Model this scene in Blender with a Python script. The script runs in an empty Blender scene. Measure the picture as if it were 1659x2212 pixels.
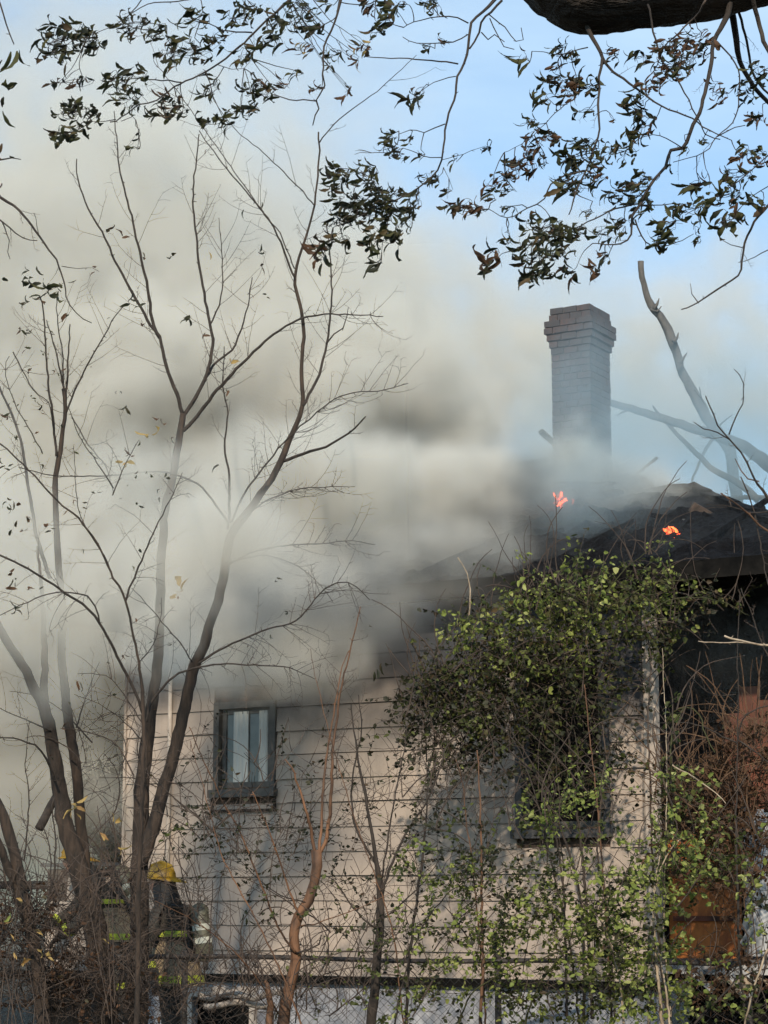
import bpy, bmesh, math, random
import numpy as np
from mathutils import Vector, Matrix, Euler, Quaternion, noise

R = math.radians
rng = random.Random(7)
scene = bpy.context.scene
COL = scene.collection

# ------------------------------------------------------------------ camera
FPX = 4730.0
PITCH = math.atan(844 / FPX)
EYE = 1.53
cam_d = bpy.data.cameras.new('camera')
cam = bpy.data.objects.new('camera', cam_d)
COL.objects.link(cam)
cam.location = (0, 0, EYE)
cam.rotation_euler = (R(90) + PITCH, 0, 0)
cam_d.sensor_fit = 'VERTICAL'
cam_d.angle = 2 * math.atan(1106 / FPX)
cam_d.clip_start = 0.1
cam_d.clip_end = 600
scene.camera = cam

# ------------------------------------------------------------------ sky, sun
SUN_EL, SUN_AZ = R(28), R(184)      # azimuth clockwise from +Y (view direction): behind the camera, to the right
world = bpy.data.worlds.new('World')
scene.world = world
world.use_nodes = True
wn = world.node_tree
wn.nodes.clear()
w_out = wn.nodes.new('ShaderNodeOutputWorld')
w_bg = wn.nodes.new('ShaderNodeBackground')
w_sky = wn.nodes.new('ShaderNodeTexSky')
w_sky.sky_type = 'NISHITA'
w_sky.sun_disc = False
w_sky.sun_elevation = SUN_EL
w_sky.sun_rotation = SUN_AZ
w_sky.altitude = 200
w_sky.air_density = 1.0
w_sky.dust_density = 0.3
w_sky.ozone_density = 2.2
# thin high cloud veil, all round the sky
w_tc = wn.nodes.new('ShaderNodeTexCoord')
w_mp = wn.nodes.new('ShaderNodeMapping')
w_mp.inputs['Scale'].default_value = (1.0, 1.0, 2.6)
w_mp.inputs['Rotation'].default_value = (0.1, 0.35, 0.0)
w_no = wn.nodes.new('ShaderNodeTexNoise')
w_no.inputs['Scale'].default_value = 3.2
w_no.inputs['Detail'].default_value = 5
w_no.inputs['Roughness'].default_value = 0.55
w_no.inputs['Distortion'].default_value = 0.4
w_rm = wn.nodes.new('ShaderNodeMapRange')
w_rm.inputs['From Min'].default_value = 0.35
w_rm.inputs['From Max'].default_value = 0.72
w_rm.inputs['To Min'].default_value = 0.12
w_rm.inputs['To Max'].default_value = 0.6
w_mix = wn.nodes.new('ShaderNodeMix')
w_mix.data_type = 'RGBA'
[q for q in w_mix.inputs if q.name == 'B' and q.type == 'RGBA'][0].default_value = (4.9, 6.2, 7.2, 1)
wn.links.new(w_tc.outputs['Generated'], w_mp.inputs['Vector'])
wn.links.new(w_mp.outputs['Vector'], w_no.inputs['Vector'])
wn.links.new(w_no.outputs['Fac'], w_rm.inputs['Value'])
wn.links.new(w_rm.outputs['Result'], w_mix.inputs['Factor'])
w_tint = wn.nodes.new('ShaderNodeMix')
w_tint.data_type = 'RGBA'
w_tint.blend_type = 'MULTIPLY'
w_tint.inputs['Factor'].default_value = 1.0
[q for q in w_tint.inputs if q.name == 'B' and q.type == 'RGBA'][0].default_value = (0.84, 1.0, 1.03, 1)
wn.links.new(w_sky.outputs['Color'], [q for q in w_tint.inputs if q.name == 'A' and q.type == 'RGBA'][0])
wn.links.new([q for q in w_tint.outputs if q.type == 'RGBA'][0], [q for q in w_mix.inputs if q.name == 'A' and q.type == 'RGBA'][0])
wn.links.new([q for q in w_mix.outputs if q.type == 'RGBA'][0], w_bg.inputs['Color'])
w_bg.inputs['Strength'].default_value = 0.12
wn.links.new(w_bg.outputs['Background'], w_out.inputs['Surface'])

sun_d = bpy.data.lights.new('sun', 'SUN')
sun_d.energy = 3.1
sun_d.angle = R(1.2)
sun_d.color = (1.0, 0.86, 0.68)
sun = bpy.data.objects.new('sun', sun_d)
COL.objects.link(sun)
to_sun = Vector((math.sin(SUN_AZ) * math.cos(SUN_EL), math.cos(SUN_AZ) * math.cos(SUN_EL), math.sin(SUN_EL)))
sun.rotation_euler = to_sun.to_track_quat('Z', 'Y').to_euler()
sun.location = to_sun * 40

scene.view_settings.view_transform = 'Standard'
scene.view_settings.look = 'None'
scene.view_settings.gamma = 1
scene.view_settings.use_curve_mapping = False
scene.view_settings.exposure = 0.48
scene.cycles.volume_bounces = 2
scene.cycles.max_bounces = 6
scene.cycles.diffuse_bounces = 2
scene.cycles.glossy_bounces = 2
scene.cycles.transmission_bounces = 4
scene.cycles.transparent_max_bounces = 12
scene.cycles.volume_step_rate = 2.0
scene.cycles.volume_max_steps = 160
scene.cycles.use_denoising = True
scene.cycles.denoiser = 'OPENIMAGEDENOISE'
scene.cycles.denoising_prefilter = 'ACCURATE'

# ------------------------------------------------------------------ helpers
def ray(u, v):
    """direction of the point (u, v) of the 1659 x 2212 survey picture"""
    x = (u - 829.5) / FPX
    y = (1106 - v) / FPX
    return Vector((x, math.cos(PITCH) - y * math.sin(PITCH), math.sin(PITCH) + y * math.cos(PITCH)))

def P(u, v, Y):
    d = ray(u, v)
    return Vector((0, 0, EYE)) + d * (Y / d.y)

def px(w, Y):
    """metres spanned by w picture units at distance Y"""
    return w * Y / FPX

PHI = R(30)
HOUSE_O = Vector((0, 21.5, 0))
EX = Vector((math.cos(PHI), -math.sin(PHI), 0))
EY = Vector((math.sin(PHI), math.cos(PHI), 0))

def H(u, v, yl=0.0):
    """house coordinates of the picture point on the plane local y = yl"""
    d = ray(u, v)
    c = Vector((0, 0, EYE)) - HOUSE_O
    t = (yl - c.dot(EY)) / d.dot(EY)
    q = c + d * t
    return Vector((q.dot(EX), yl, q.z + 0.0))

def HW(x, y, z):
    return HOUSE_O + EX * x + EY * y + Vector((0, 0, z))

def link(o, parent=None):
    COL.objects.link(o)
    if parent is not None:
        o.parent = parent
    return o

def thing(name, label, cat, loc=(0, 0, 0), rz=0.0, group=None):
    o = bpy.data.objects.new(name, None)
    o.empty_display_size = 0.2
    COL.objects.link(o)
    o.location = loc
    o.rotation_euler = (0, 0, rz)
    o['label'] = label
    o['category'] = cat
    if group:
        o['group'] = group
    return o

class MB:
    """collects geometry in parent space"""
    def __init__(self, off=(0, 0, 0)):
        self.v = []
        self.f = []
        self.off = Vector(off)
        self.smooth = False

    def add(self, vs, fs):
        n = len(self.v)
        o = self.off
        self.v.extend([(q[0] - o.x, q[1] - o.y, q[2] - o.z) for q in vs])
        self.f.extend([tuple(i + n for i in f) for f in fs])

    def box(self, a, b, jit=0.0, r=None):
        x0, y0, z0 = a
        x1, y1, z1 = b
        vs = [(x0, y0, z0), (x1, y0, z0), (x1, y1, z0), (x0, y1, z0), (x0, y0, z1), (x1, y0, z1), (x1, y1, z1), (x0, y1, z1)]
        if jit:
            r = r or rng
            vs = [(q[0] + r.uniform(-jit, jit), q[1] + r.uniform(-jit, jit), q[2] + r.uniform(-jit, jit)) for q in vs]
        self.add(vs, [(0, 3, 2, 1), (4, 5, 6, 7), (0, 1, 5, 4), (1, 2, 6, 5), (2, 3, 7, 6), (3, 0, 4, 7)])

    def beam(self, a, b, w, h, up=(0, 0, 1)):
        a = Vector(a); b = Vector(b)
        d = (b - a).normalized()
        s = d.cross(Vector(up))
        if s.length < 1e-4:
            s = d.cross(Vector((1, 0, 0)))
        s.normalize()
        t = s.cross(d).normalized()
        vs = []
        for q in (a, b):
            for i, j in ((-1, -1), (1, -1), (1, 1), (-1, 1)):
                vs.append(q + s * (i * w / 2) + t * (j * h / 2))
        self.add(vs, [(0, 3, 2, 1), (4, 5, 6, 7), (0, 1, 5, 4), (1, 2, 6, 5), (2, 3, 7, 6), (3, 0, 4, 7)])

    def tube(self, pts, rad, sides=6, cap=True, rough=0.0, r=None):
        n = len(pts)
        if n < 2:
            return
        P3 = [Vector(q) for q in pts]
        vs = []
        t0 = (P3[1] - P3[0]).normalized()
        ref = Vector((0, 0, 1)) if abs(t0.z) < 0.9 else Vector((1, 0, 0))
        s = t0.cross(ref).normalized()
        for i in range(n):
            if i == 0:
                t = P3[1] - P3[0]
            elif i == n - 1:
                t = P3[-1] - P3[-2]
            else:
                t = P3[i + 1] - P3[i - 1]
            if t.length < 1e-9:
                t = Vector((0, 0, 1))
            t.normalize()
            s = (s - t * s.dot(t))
            if s.length < 1e-6:
                s = t.orthogonal()
            s.normalize()
            w = t.cross(s)
            for k in range(sides):
                a = 2 * math.pi * k / sides
                rr = rad[i] * (1 + (r.uniform(-rough, rough) if rough else 0))
                vs.append(P3[i] + (s * math.cos(a) + w * math.sin(a)) * rr)
        fs = []
        for i in range(n - 1):
            for k in range(sides):
                k2 = (k + 1) % sides
                fs.append((i * sides + k, i * sides + k2, (i + 1) * sides + k2, (i + 1) * sides + k))
        if cap:
            fs.append(tuple(range(sides))[::-1])
            fs.append(tuple((n - 1) * sides + k for k in range(sides)))
        self.add(vs, fs)

    def mesh(self, name, mat, smooth=False):
        me = bpy.data.meshes.new(name)
        me.from_pydata([tuple(q) for q in self.v], [], self.f)
        if smooth:
            me.polygons.foreach_set('use_smooth', [True] * len(me.polygons))
        if mat is not None:
            me.materials.append(mat)
        me.update()
        return me

    def build(self, name, mat, parent=None, smooth=False, kind=None, label=None):
        if not self.f:
            return None
        o = bpy.data.objects.new(name, self.mesh(name, mat, smooth))
        link(o, parent)
        if kind:
            o['kind'] = kind
        if label:
            o['label'] = label
        return o

def tag(o, label=None, cat=None, group=None, kind=None):
    if label: o['label'] = label
    if cat: o['category'] = cat
    if group: o['group'] = group
    if kind: o['kind'] = kind
    return o

# ------------------------------------------------------------------ materials
def mat_new(name):
    m = bpy.data.materials.new(name)
    m.use_nodes = True
    nt = m.node_tree
    b = nt.nodes['Principled BSDF']
    return m, nt, b

def sock(nt, node, name):
    for s in node.inputs:
        if s.name == name and s.enabled:
            return s

def mixrgb(nt, fac, a, b, mode='MIX'):
    n = nt.nodes.new('ShaderNodeMix')
    n.data_type = 'RGBA'
    n.blend_type = mode
    for key, val in (('Factor', fac), ('A', a), ('B', b)):
        s = [q for q in n.inputs if q.name == key and (q.type == 'RGBA' or key == 'Factor') and q.enabled][0]
        if hasattr(val, 'is_linked') or isinstance(val, bpy.types.NodeSocket):
            nt.links.new(val, s)
        elif key == 'Factor':
            s.default_value = val
        else:
            s.default_value = (*val, 1)
    return [q for q in n.outputs if q.type == 'RGBA'][0]

def noise_tex(nt, scale, detail=4, rough=0.6, coord='Object', stretch=None, lo=0.35, hi=0.65, dist=0.0):
    tc = nt.nodes.new('ShaderNodeTexCoord')
    v = tc.outputs[coord]
    if stretch:
        mp = nt.nodes.new('ShaderNodeMapping')
        mp.inputs['Scale'].default_value = stretch
        nt.links.new(v, mp.inputs['Vector'])
        v = mp.outputs['Vector']
    n = nt.nodes.new('ShaderNodeTexNoise')
    n.inputs['Scale'].default_value = scale
    n.inputs['Detail'].default_value = detail
    n.inputs['Roughness'].default_value = rough
    n.inputs['Distortion'].default_value = dist
    nt.links.new(v, n.inputs['Vector'])
    mr = nt.nodes.new('ShaderNodeMapRange')
    mr.inputs['From Min'].default_value = lo
    mr.inputs['From Max'].default_value = hi
    nt.links.new(n.outputs['Fac'], mr.inputs['Value'])
    return mr.outputs['Result']

def rand_out(nt):
    return nt.nodes.new('ShaderNodeObjectInfo').outputs['Random']

def bump(nt, b, h, strength=0.4, dist=0.01):
    bn = nt.nodes.new('ShaderNodeBump')
    bn.inputs['Strength'].default_value = strength
    bn.inputs['Distance'].default_value = dist
    nt.links.new(h, bn.inputs['Height'])
    nt.links.new(bn.outputs['Normal'], b.inputs['Normal'])

def mat_simple(name, c1, c2, scale=8, rough=0.85, stretch=None, bmp=0.0, coord='Object', detail=5, per_obj=None, bd=0.01, metal=0.0, lo=.35, hi=.65):
    m, nt, b = mat_new(name)
    n = noise_tex(nt, scale, detail, 0.65, coord, stretch, lo, hi)
    c = mixrgb(nt, n, c1, c2)
    if per_obj:
        c = mixrgb(nt, rand_out(nt), c, per_obj, 'MULTIPLY') if False else mixrgb(nt, rand_out(nt), c, mixrgb(nt, 0.6, c, per_obj))
    nt.links.new(c, b.inputs['Base Color'])
    b.inputs['Roughness'].default_value = rough
    b.inputs['Metallic'].default_value = metal
    if bmp:
        bump(nt, b, n, bmp, bd)
    return m

def mat_leaf(name, c1, c2, c3=None, trans=0.35, rough=0.6):
    """leaf: per-leaf colour, some light passing through"""
    m, nt, b = mat_new(name)
    r = rand_out(nt)
    g = nt.nodes.new('ShaderNodeNewGeometry')
    add = nt.nodes.new('ShaderNodeMath'); add.operation = 'ADD'
    nt.links.new(r, add.inputs[0]); nt.links.new(g.outputs['Random Per Island'], add.inputs[1])
    fr = nt.nodes.new('ShaderNodeMath'); fr.operation = 'FRACT'
    nt.links.new(add.outputs[0], fr.inputs[0])
    rp = nt.nodes.new('ShaderNodeValToRGB')
    cr = rp.color_ramp
    cr.elements[0].color = (*c1, 1)
    cr.elements[1].color = (*c2, 1)
    if c3:
        e = cr.elements.new(0.82); e.color = (*c2, 1)
        cr.elements[-1].color = (*c3, 1)
    nt.links.new(fr.outputs[0], rp.inputs['Fac'])
    n = noise_tex(nt, 60, 3, 0.6)
    c = mixrgb(nt, n, rp.outputs['Color'], mixrgb(nt, 0.45, rp.outputs['Color'], (0.03, 0.02, 0.012)))
    nt.links.new(c, b.inputs['Base Color'])
    b.inputs['Roughness'].default_value = rough
    b.inputs['Specular IOR Level'].default_value = 0.3
    tr = nt.nodes.new('ShaderNodeBsdfTranslucent')
    nt.links.new(c, tr.inputs['Color'])
    mx = nt.nodes.new('ShaderNodeMixShader')
    mx.inputs[0].default_value = trans
    nt.links.new(b.outputs[0], mx.inputs[1]); nt.links.new(tr.outputs[0], mx.inputs[2])
    nt.links.new(mx.outputs[0], nt.nodes['Material Output'].inputs['Surface'])
    return m

M = {}
M['bark_dark'] = mat_simple('bark_dark', (0.018, 0.014, 0.012), (0.05, 0.038, 0.03), 26, 0.9, (1, 1, .25), 0.6)
M['bark_twig'] = mat_simple('bark_twig', (0.035, 0.025, 0.02), (0.085, 0.06, 0.045), 20, 0.85, (1, 1, .3), 0.2)
M['bark_brown'] = mat_simple('bark_brown', (0.014, 0.011, 0.009), (0.06, 0.04, 0.028), 18, 0.9, (1, 1, .22), 0.8)
M['bark_orange'] = mat_simple('bark_orange', (0.04, 0.023, 0.015), (0.21, 0.10, 0.048), 7, 0.75, (1, 1, .3), 0.5)  # warm low sunlight on the bark put into its colour
M['bark_pale'] = mat_simple('bark_pale', (0.2, 0.15, 0.1), (0.45, 0.36, 0.26), 18, 0.8, (1, 1, .3), 0.4)
M['bark_grey'] = mat_simple('bark_grey', (0.05, 0.05, 0.05), (0.13, 0.12, 0.11), 12, 0.9, (1, 1, .3), 0.5)
M['bark_limb'] = mat_simple('bark_limb', (0.008, 0.007, 0.007), (0.06, 0.045, 0.035), 14, 0.95, (.35, 1, 1), 1.0, bd=0.03)
M['leaf_dark'] = mat_leaf('leaf_dark', (0.014, 0.02, 0.011), (0.038, 0.045, 0.02), (0.08, 0.05, 0.025), 0.25)
M['leaf_brown'] = mat_leaf('leaf_brown', (0.08, 0.043, 0.025), (0.17, 0.09, 0.05), (0.06, 0.055, 0.025), 0.35)
M['leaf_olive'] = mat_leaf('leaf_olive', (0.045, 0.055, 0.022), (0.10, 0.10, 0.035), (0.12, 0.08, 0.035), 0.35)
M['leaf_yellow'] = mat_leaf('leaf_yellow', (0.5, 0.36, 0.12), (0.62, 0.42, 0.16), (0.35, 0.18, 0.07), 0.4)
M['leaf_green'] = mat_leaf('leaf_green', (0.045, 0.066, 0.02), (0.13, 0.155, 0.042), (0.27, 0.31, 0.09), 0.4)
M['leaf_lime_lit'] = mat_leaf('leaf_lime_lit', (0.22, 0.29, 0.06), (0.44, 0.5, 0.13), (0.6, 0.62, 0.24), 0.45)  # sunlit version of the green leaf, the light put into its colour
M['vine_dead'] = mat_simple('vine_dead', (0.055, 0.03, 0.016), (0.15, 0.085, 0.045), 14, 0.9)
M['iron'] = mat_simple('iron', (0.015, 0.014, 0.014), (0.06, 0.05, 0.045), 20, 0.7, bmp=0.3)
M['wire'] = mat_simple('wire', (0.015, 0.015, 0.015), (0.05, 0.045, 0.04), 30, 0.6)
# ------------------------------------------------------------------ ground
def ground_mat():
    m, nt, b = mat_new('leaf_litter')
    a = noise_tex(nt, 3.0, 6, .7)
    c = noise_tex(nt, 30.0, 4, .7)
    k = mixrgb(nt, a, (0.06, 0.045, 0.03), (0.16, 0.085, 0.045))
    k = mixrgb(nt, c, k, (0.05, 0.055, 0.025))
    nt.links.new(k, b.inputs['Base Color'])
    b.inputs['Roughness'].default_value = 1
    bump(nt, b, c, 1.0, 0.05)
    return m
bm = bmesh.new()
bmesh.ops.create_grid(bm, x_segments=120, y_segments=120, size=150)
for v in bm.verts:
    d = math.hypot(v.co.x, v.co.y - 20)
    v.co.z = 0.06 * noise.noise(v.co * 0.4) + max(0, d - 50) * 0.01 * (noise.noise(v.co * 0.02) + .6)
me = bpy.data.meshes.new('ground')
bm.to_mesh(me); bm.free()
me.materials.append(ground_mat())
me.polygons.foreach_set('use_smooth', [True] * len(me.polygons))
g = bpy.data.objects.new('ground', me)
link(g); g['kind'] = 'structure'

# ------------------------------------------------------------------ house
def siding_mat():
    """painted lap siding; soot stain climbs from a smoke line under the eaves, own shape in house space"""
    m, nt, b = mat_new('painted_siding')
    geo = nt.nodes.new('ShaderNodeNewGeometry')
    st = nt.nodes.new('ShaderNodeTexCoord')
    n1 = noise_tex(nt, 1.3, 5, .6, lo=.3, hi=.7)
    n2 = noise_tex(nt, 3.0, 5, .7, stretch=(6, 6, .7), lo=.5, hi=.9)
    n3 = noise_tex(nt, 45, 3, .6, lo=.45, hi=.8)
    r = rand_out(nt)
    base = mixrgb(nt, r, (0.37, 0.31, 0.27), (0.31, 0.265, 0.235))
    base = mixrgb(nt, n1, base, (0.42, 0.345, 0.28))
    base = mixrgb(nt, n2, base, (0.27, 0.225, 0.19))
    base = mixrgb(nt, n3, base, (0.34, 0.28, 0.23))
    sep = nt.nodes.new('ShaderNodeSeparateXYZ')
    nt.links.new(geo.outputs['Position'], sep.inputs[0])
    # soot: height + slope towards the burning right end + ragged noise
    def mth(op, a, b2):
        q = nt.nodes.new('ShaderNodeMath'); q.operation = op
        for i, s in enumerate((a, b2)):
            if isinstance(s, (int, float)): q.inputs[i].default_value = s
            else: nt.links.new(s, q.inputs[i])
        return q.outputs[0]
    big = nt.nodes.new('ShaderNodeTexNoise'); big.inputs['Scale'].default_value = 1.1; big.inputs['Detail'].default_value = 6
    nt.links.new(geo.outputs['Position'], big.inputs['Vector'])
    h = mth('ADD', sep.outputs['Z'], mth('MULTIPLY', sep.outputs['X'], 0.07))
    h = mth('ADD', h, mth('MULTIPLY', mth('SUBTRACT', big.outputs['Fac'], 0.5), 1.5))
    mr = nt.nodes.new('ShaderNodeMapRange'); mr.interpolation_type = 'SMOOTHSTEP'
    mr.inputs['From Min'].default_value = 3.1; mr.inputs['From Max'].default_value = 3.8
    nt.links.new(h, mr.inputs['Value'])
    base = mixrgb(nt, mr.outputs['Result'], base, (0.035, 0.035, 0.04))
    nt.links.new(base, b.inputs['Base Color'])
    b.inputs['Roughness'].default_value = 0.75
    bump(nt, b, n3, 0.15, 0.004)
    return m
M['siding'] = siding_mat()
M['char'] = mat_simple('charred_wood', (0.003, 0.003, 0.004), (0.013, 0.013, 0.015), 9, 0.9, bmp=1.0, bd=0.05)
M['char_brown'] = mat_simple('scorched_wood', (0.02, 0.016, 0.014), (0.13, 0.085, 0.06), 6, 0.9, bmp=0.5, bd=0.02)
for k_ in ('char',):
    M[k_].node_tree.nodes['Principled BSDF'].inputs['Specular IOR Level'].default_value = 0.12
M['trim'] = mat_simple('weathered_trim', (0.5, 0.44, 0.38), (0.32, 0.27, 0.23), 10, 0.8, (1, 1, .3), 0.2)
M['trim_soot'] = mat_simple('sooty_trim', (0.10, 0.10, 0.10), (0.045, 0.045, 0.05), 7, 0.85)
M['white'] = mat_simple('peeling_white', (0.42, 0.42, 0.42), (0.20, 0.20, 0.21), 7, 0.7, (1, 1, .4), 0.3, lo=.45, hi=.7)
M['blockwall'] = mat_simple('painted_foundation', (0.44, 0.45, 0.48), (0.25, 0.25, 0.27), 4, 0.85, bmp=0.3)
M['void'] = mat_simple('shade_char_black', (0.006, 0.006, 0.006), (0.015, 0.014, 0.013), 5, 1.0)  # near-black puts the shade of unlit openings into the colour; charred eaves too
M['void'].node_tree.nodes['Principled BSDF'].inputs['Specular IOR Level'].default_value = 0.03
M['rust'] = mat_simple('rusty_orange', (0.52, 0.17, 0.035), (0.26, 0.075, 0.022), 5, 0.65, (1, 1, .6), 0.35, lo=.4, hi=.68)
M['redwood'] = mat_simple('red_brown_board', (0.17, 0.055, 0.03), (0.05, 0.022, 0.015), 5, 0.8, (1, 1, .5), 0.3)
M['mortar'] = mat_simple('mortar', (0.12, 0.115, 0.115), (0.07, 0.068, 0.07), 20, 0.95, bmp=0.4)
def brick_mat():
    m, nt, b = mat_new('chimney_brick')
    n = noise_tex(nt, 18, 5, .7)
    big = noise_tex(nt, 2.0, 4, .6, lo=.4, hi=.7)
    c = mixrgb(nt, rand_out(nt), (0.085, 0.05, 0.044), (0.05, 0.044, 0.046))
    c = mixrgb(nt, n, c, (0.045, 0.042, 0.046))
    nt.links.new(c, b.inputs['Base Color'])
    b.inputs['Roughness'].default_value = 0.92
    bump(nt, b, n, 0.5, 0.006)
    return m
M['brick'] = brick_mat()
def glass_mat():
    m, nt, b = mat_new('sooty_glass')
    n = noise_tex(nt, 3, 4, .6)
    nt.links.new(mixrgb(nt, n, (0.12, 0.135, 0.14), (0.06, 0.07, 0.075)), b.inputs['Base Color'])
    b.inputs['Roughness'].default_value = 0.12
    return m
M['glass'] = glass_mat()
M['curtain'] = mat_simple('pale_curtain', (0.50, 0.52, 0.50), (0.38, 0.41, 0.40), 5, 0.8, (3, 1, .3))
M['window_dark'] = mat_simple('dark_window_paint', (0.05, 0.05, 0.048), (0.10, 0.095, 0.085), 9, 0.7)

house = thing('house', 'burning single storey house with beige lap siding, charred hip roof and brick chimney', 'house', HOUSE_O, -PHI)
XL, XR, Z0, ZT = -3.10, 2.86, 0.83, 4.43
W1 = (-1.94, -1.30, 2.68, 3.50)
W2 = (1.50, 2.36, 2.22, 3.86)
wings = (W1, W2)

# wall core around the openings
mb = MB()
xs = sorted([XL, W1[0], W1[1], W2[0], W2[1], XR])
for i in range(5):
    a, b = xs[i], xs[i + 1]
    op = [w for w in wings if abs(w[0] - a) < 1e-6]
    if op:
        mb.box((a, 0.0, Z0), (b, 0.14, op[0][2])); mb.box((a, 0.0, op[0][3]), (b, 0.14, ZT))
    else:
        mb.box((a, 0.0, Z0), (b, 0.14, ZT))
mb.box((XL, 0.14, Z0), (XL + .14, 6, ZT)); mb.box((XL + .14, 5.86, Z0), (4.2, 6, ZT))
mb.box((XR - .14, 0.14, Z0), (XR, 1.2, ZT)); mb.box((XR, 1.2, Z0), (8.5, 1.34, ZT - .02))
mb.build('wall', M['char_brown'], house)

def board(x0, x1, z, h=0.24, y=0.0, off=0.0, cyc=0):
    """one lap board, a little bowed and wavy along its lower edge"""
    mb = MB()
    s = 0.0008 * (cyc % 3)
    yt = y - 0.006 - off - s
    n = max(1, int((x1 - x0) / .45))
    vs, fs = [], []
    for i in range(n + 1):
        x = x0 + (x1 - x0) * i / n
        w = noise.noise(Vector((x * .9, z * 3, y)))
        yb = y - 0.026 - off - s - max(-.006, .010 * w)
        zb = z + .006 * noise.noise(Vector((x * 1.3, z * 5, 4)))
        vs += [(x, yb, zb), (x, yt, z + h), (x, y - .001, zb), (x, y - .001, z + h)]
    for i in range(n):
        q = i * 4
        fs += [(q, q + 4, q + 5, q + 1), (q + 2, q + 3, q + 7, q + 6), (q, q + 2, q + 6, q + 4), (q + 1, q + 5, q + 7, q + 3)]
    fs += [(0, 1, 3, 2), (n * 4, n * 4 + 2, n * 4 + 3, n * 4 + 1)]
    mb.add(vs, fs)
    return mb

r1 = random.Random(11)
def course(z, h, x0, x1, holes=(), y=0.0, mat='siding', k=0):
    segs = []
    cuts = [x0]
    j = x0 + r1.uniform(1.2, 3.2)
    while j < x1 - .8:
        cuts.append(j); j += r1.uniform(2.4, 3.4)
    cuts.append(x1)
    for a, b in zip(cuts[:-1], cuts[1:]):
        parts = [(a, b)]
        for (wa, wb, wz0, wz1) in holes:
            if z + h > wz0 - .02 and z < wz1 + .02:
                nn = []
                for (p0, p1) in parts:
                    if wb <= p0 or wa >= p1: nn.append((p0, p1)); continue
                    if wa > p0: nn.append((p0, wa))
                    if wb < p1: nn.append((wb, p1))
                parts = nn
        segs += parts
    for (a, b) in segs:
        if b - a < .03: continue
        board(a + .0015, b - .0015, z + r1.uniform(-.004, .004), h, y, r1.uniform(0, .004), k).build('siding_board', M[mat], house)

hol = [(W1[0] - .06, W1[1] + .06, W1[2] - .10, W1[3] + .06), (W2[0] - .05, W2[1] + .05, W2[2] - .08, W2[3] + .05)]
for k in range(15):
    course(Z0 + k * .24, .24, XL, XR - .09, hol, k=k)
# corner boards, frieze, painted ledge shadow
mb = MB(); mb.box((XR - .088, -.045, Z0), (XR + .03, .045, ZT)); mb.build('corner_board', M['trim'], house)
mb = MB(); mb.box((XR + .002, .046, Z0), (XR + .028, 1.17, ZT)); mb.build('return_wall', M['char'], house)
mb = MB(); mb.box((XL - .03, -.04, Z0 + 1.0), (XL - .002, .10, ZT)); mb.build('corner_board', M['siding'], house)
mb = MB(); mb.tube([(-2.53, -.06, 1.2), (-2.525, -.06, 2.4), (-2.53, -.055, 4.2)], [.022] * 3, 8); mb.build('downspout', M['trim'], house, True)
mb = MB(); mb.box((XL - 2.0, -.07, Z0 - .075), (XR + .06, .0, Z0 - .004)); mb.build('ledge_shadow', M['void'], house)  # black strip painting the shadow line along the foundation top
# foundation with a hatch
fx0, fx1 = -2.25, -1.5
mb = MB()
mb.box((XL, .0, -.2), (fx0, .2, Z0 - .08)); mb.box((fx1, .0, -.2), (XR, .2, Z0 - .08)); mb.box((fx0, 0, .66), (fx1, .2, Z0 - .08))
mb.build('foundation', M['blockwall'], house)
hb = MB(); hb.box((fx0, .12, -.1), (fx1, .19, .66)); hatch = hb.build('crawlspace_hatch', M['void'], house)  # near-black sheet painting the darkness of the open hatch
for a, b in (((fx0 - .03, -.03, .60), (fx1 + .03, -.002, .70)), ((fx1 - .03, -.028, -.1), (fx1 + .05, -.003, .598)), ((fx0 - .05, -.028, -.1), (fx0 + .03, -.003, .598))):
    q = MB(); q.box(a, b); q.build('frame', M['trim'], hatch)

# window one: pale curtains behind sooty panes
def window(w, mat_f, curtains):
    x0, x1, z0, z1 = w
    fr = MB()
    t = .085
    fr.box((x0 - .055, -.04, z0 - .02), (x0 + .01, .09, z1 + .05)); fr.box((x1 - .01, -.04, z0 - .02), (x1 + .055, .09, z1 + .05))
    fr.box((x0 + .011, -.038, z1 - .02), (x1 - .011, .09, z1 + .05))
    wo = fr.build('window', mat_f, house)
    q = MB(); q.box((x0 - .08, -.10, z0 - .10), (x1 + .08, .10, z0 - .021)); q.build('sill', mat_f, wo)
    q = MB()
    q.box((x0 + .021, .015, z0), (x0 + .07, .05, z1 - .02)); q.box((x1 - .07, .015, z0), (x1 - .021, .05, z1 - .02))
    q.box((x0 + .071, .016, z0), (x1 - .071, .049, z0 + .055)); q.box((x0 + .071, .016, z1 - .075), (x1 - .071, .049, z1 - .021))
    q.build('sash', M['window_dark'], wo)
    q = MB(); q.box((x0 + .05, .03, z0 + .04), (x1 - .05, .036, z1 - .06)); q.build('pane', M['glass' if curtains else 'void'], wo)  # without curtains: black sheet painting the dark of a broken-out opening
    return wo
wo = window(W1, M['window_dark'], True)
x0, x1, z0, z1 = W1
for a, b in ((x0 + .16, x0 + .34), (x1 - .17, x1 - .06)):
    q = MB()
    n = 10
    vs = []
    for k in range(n + 1):
        x = a + (b - a) * k / n
        yy = .012 - .006 * math.sin(k * 1.9)
        vs += [(x, yy, z0 + .055), (x, yy, z1 - .05)]
    fs = [(2 * k, 2 * k + 2, 2 * k + 3, 2 * k + 1) for k in range(n)]
    vb = [(q0[0], q0[1] + .012, q0[2]) for q0 in vs]
    q.add(vs + vb, fs + [tuple(i + len(vs) for i in f[::-1]) for f in fs])
    q.build('curtain', M['curtain'], wo)
q = MB()
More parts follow.
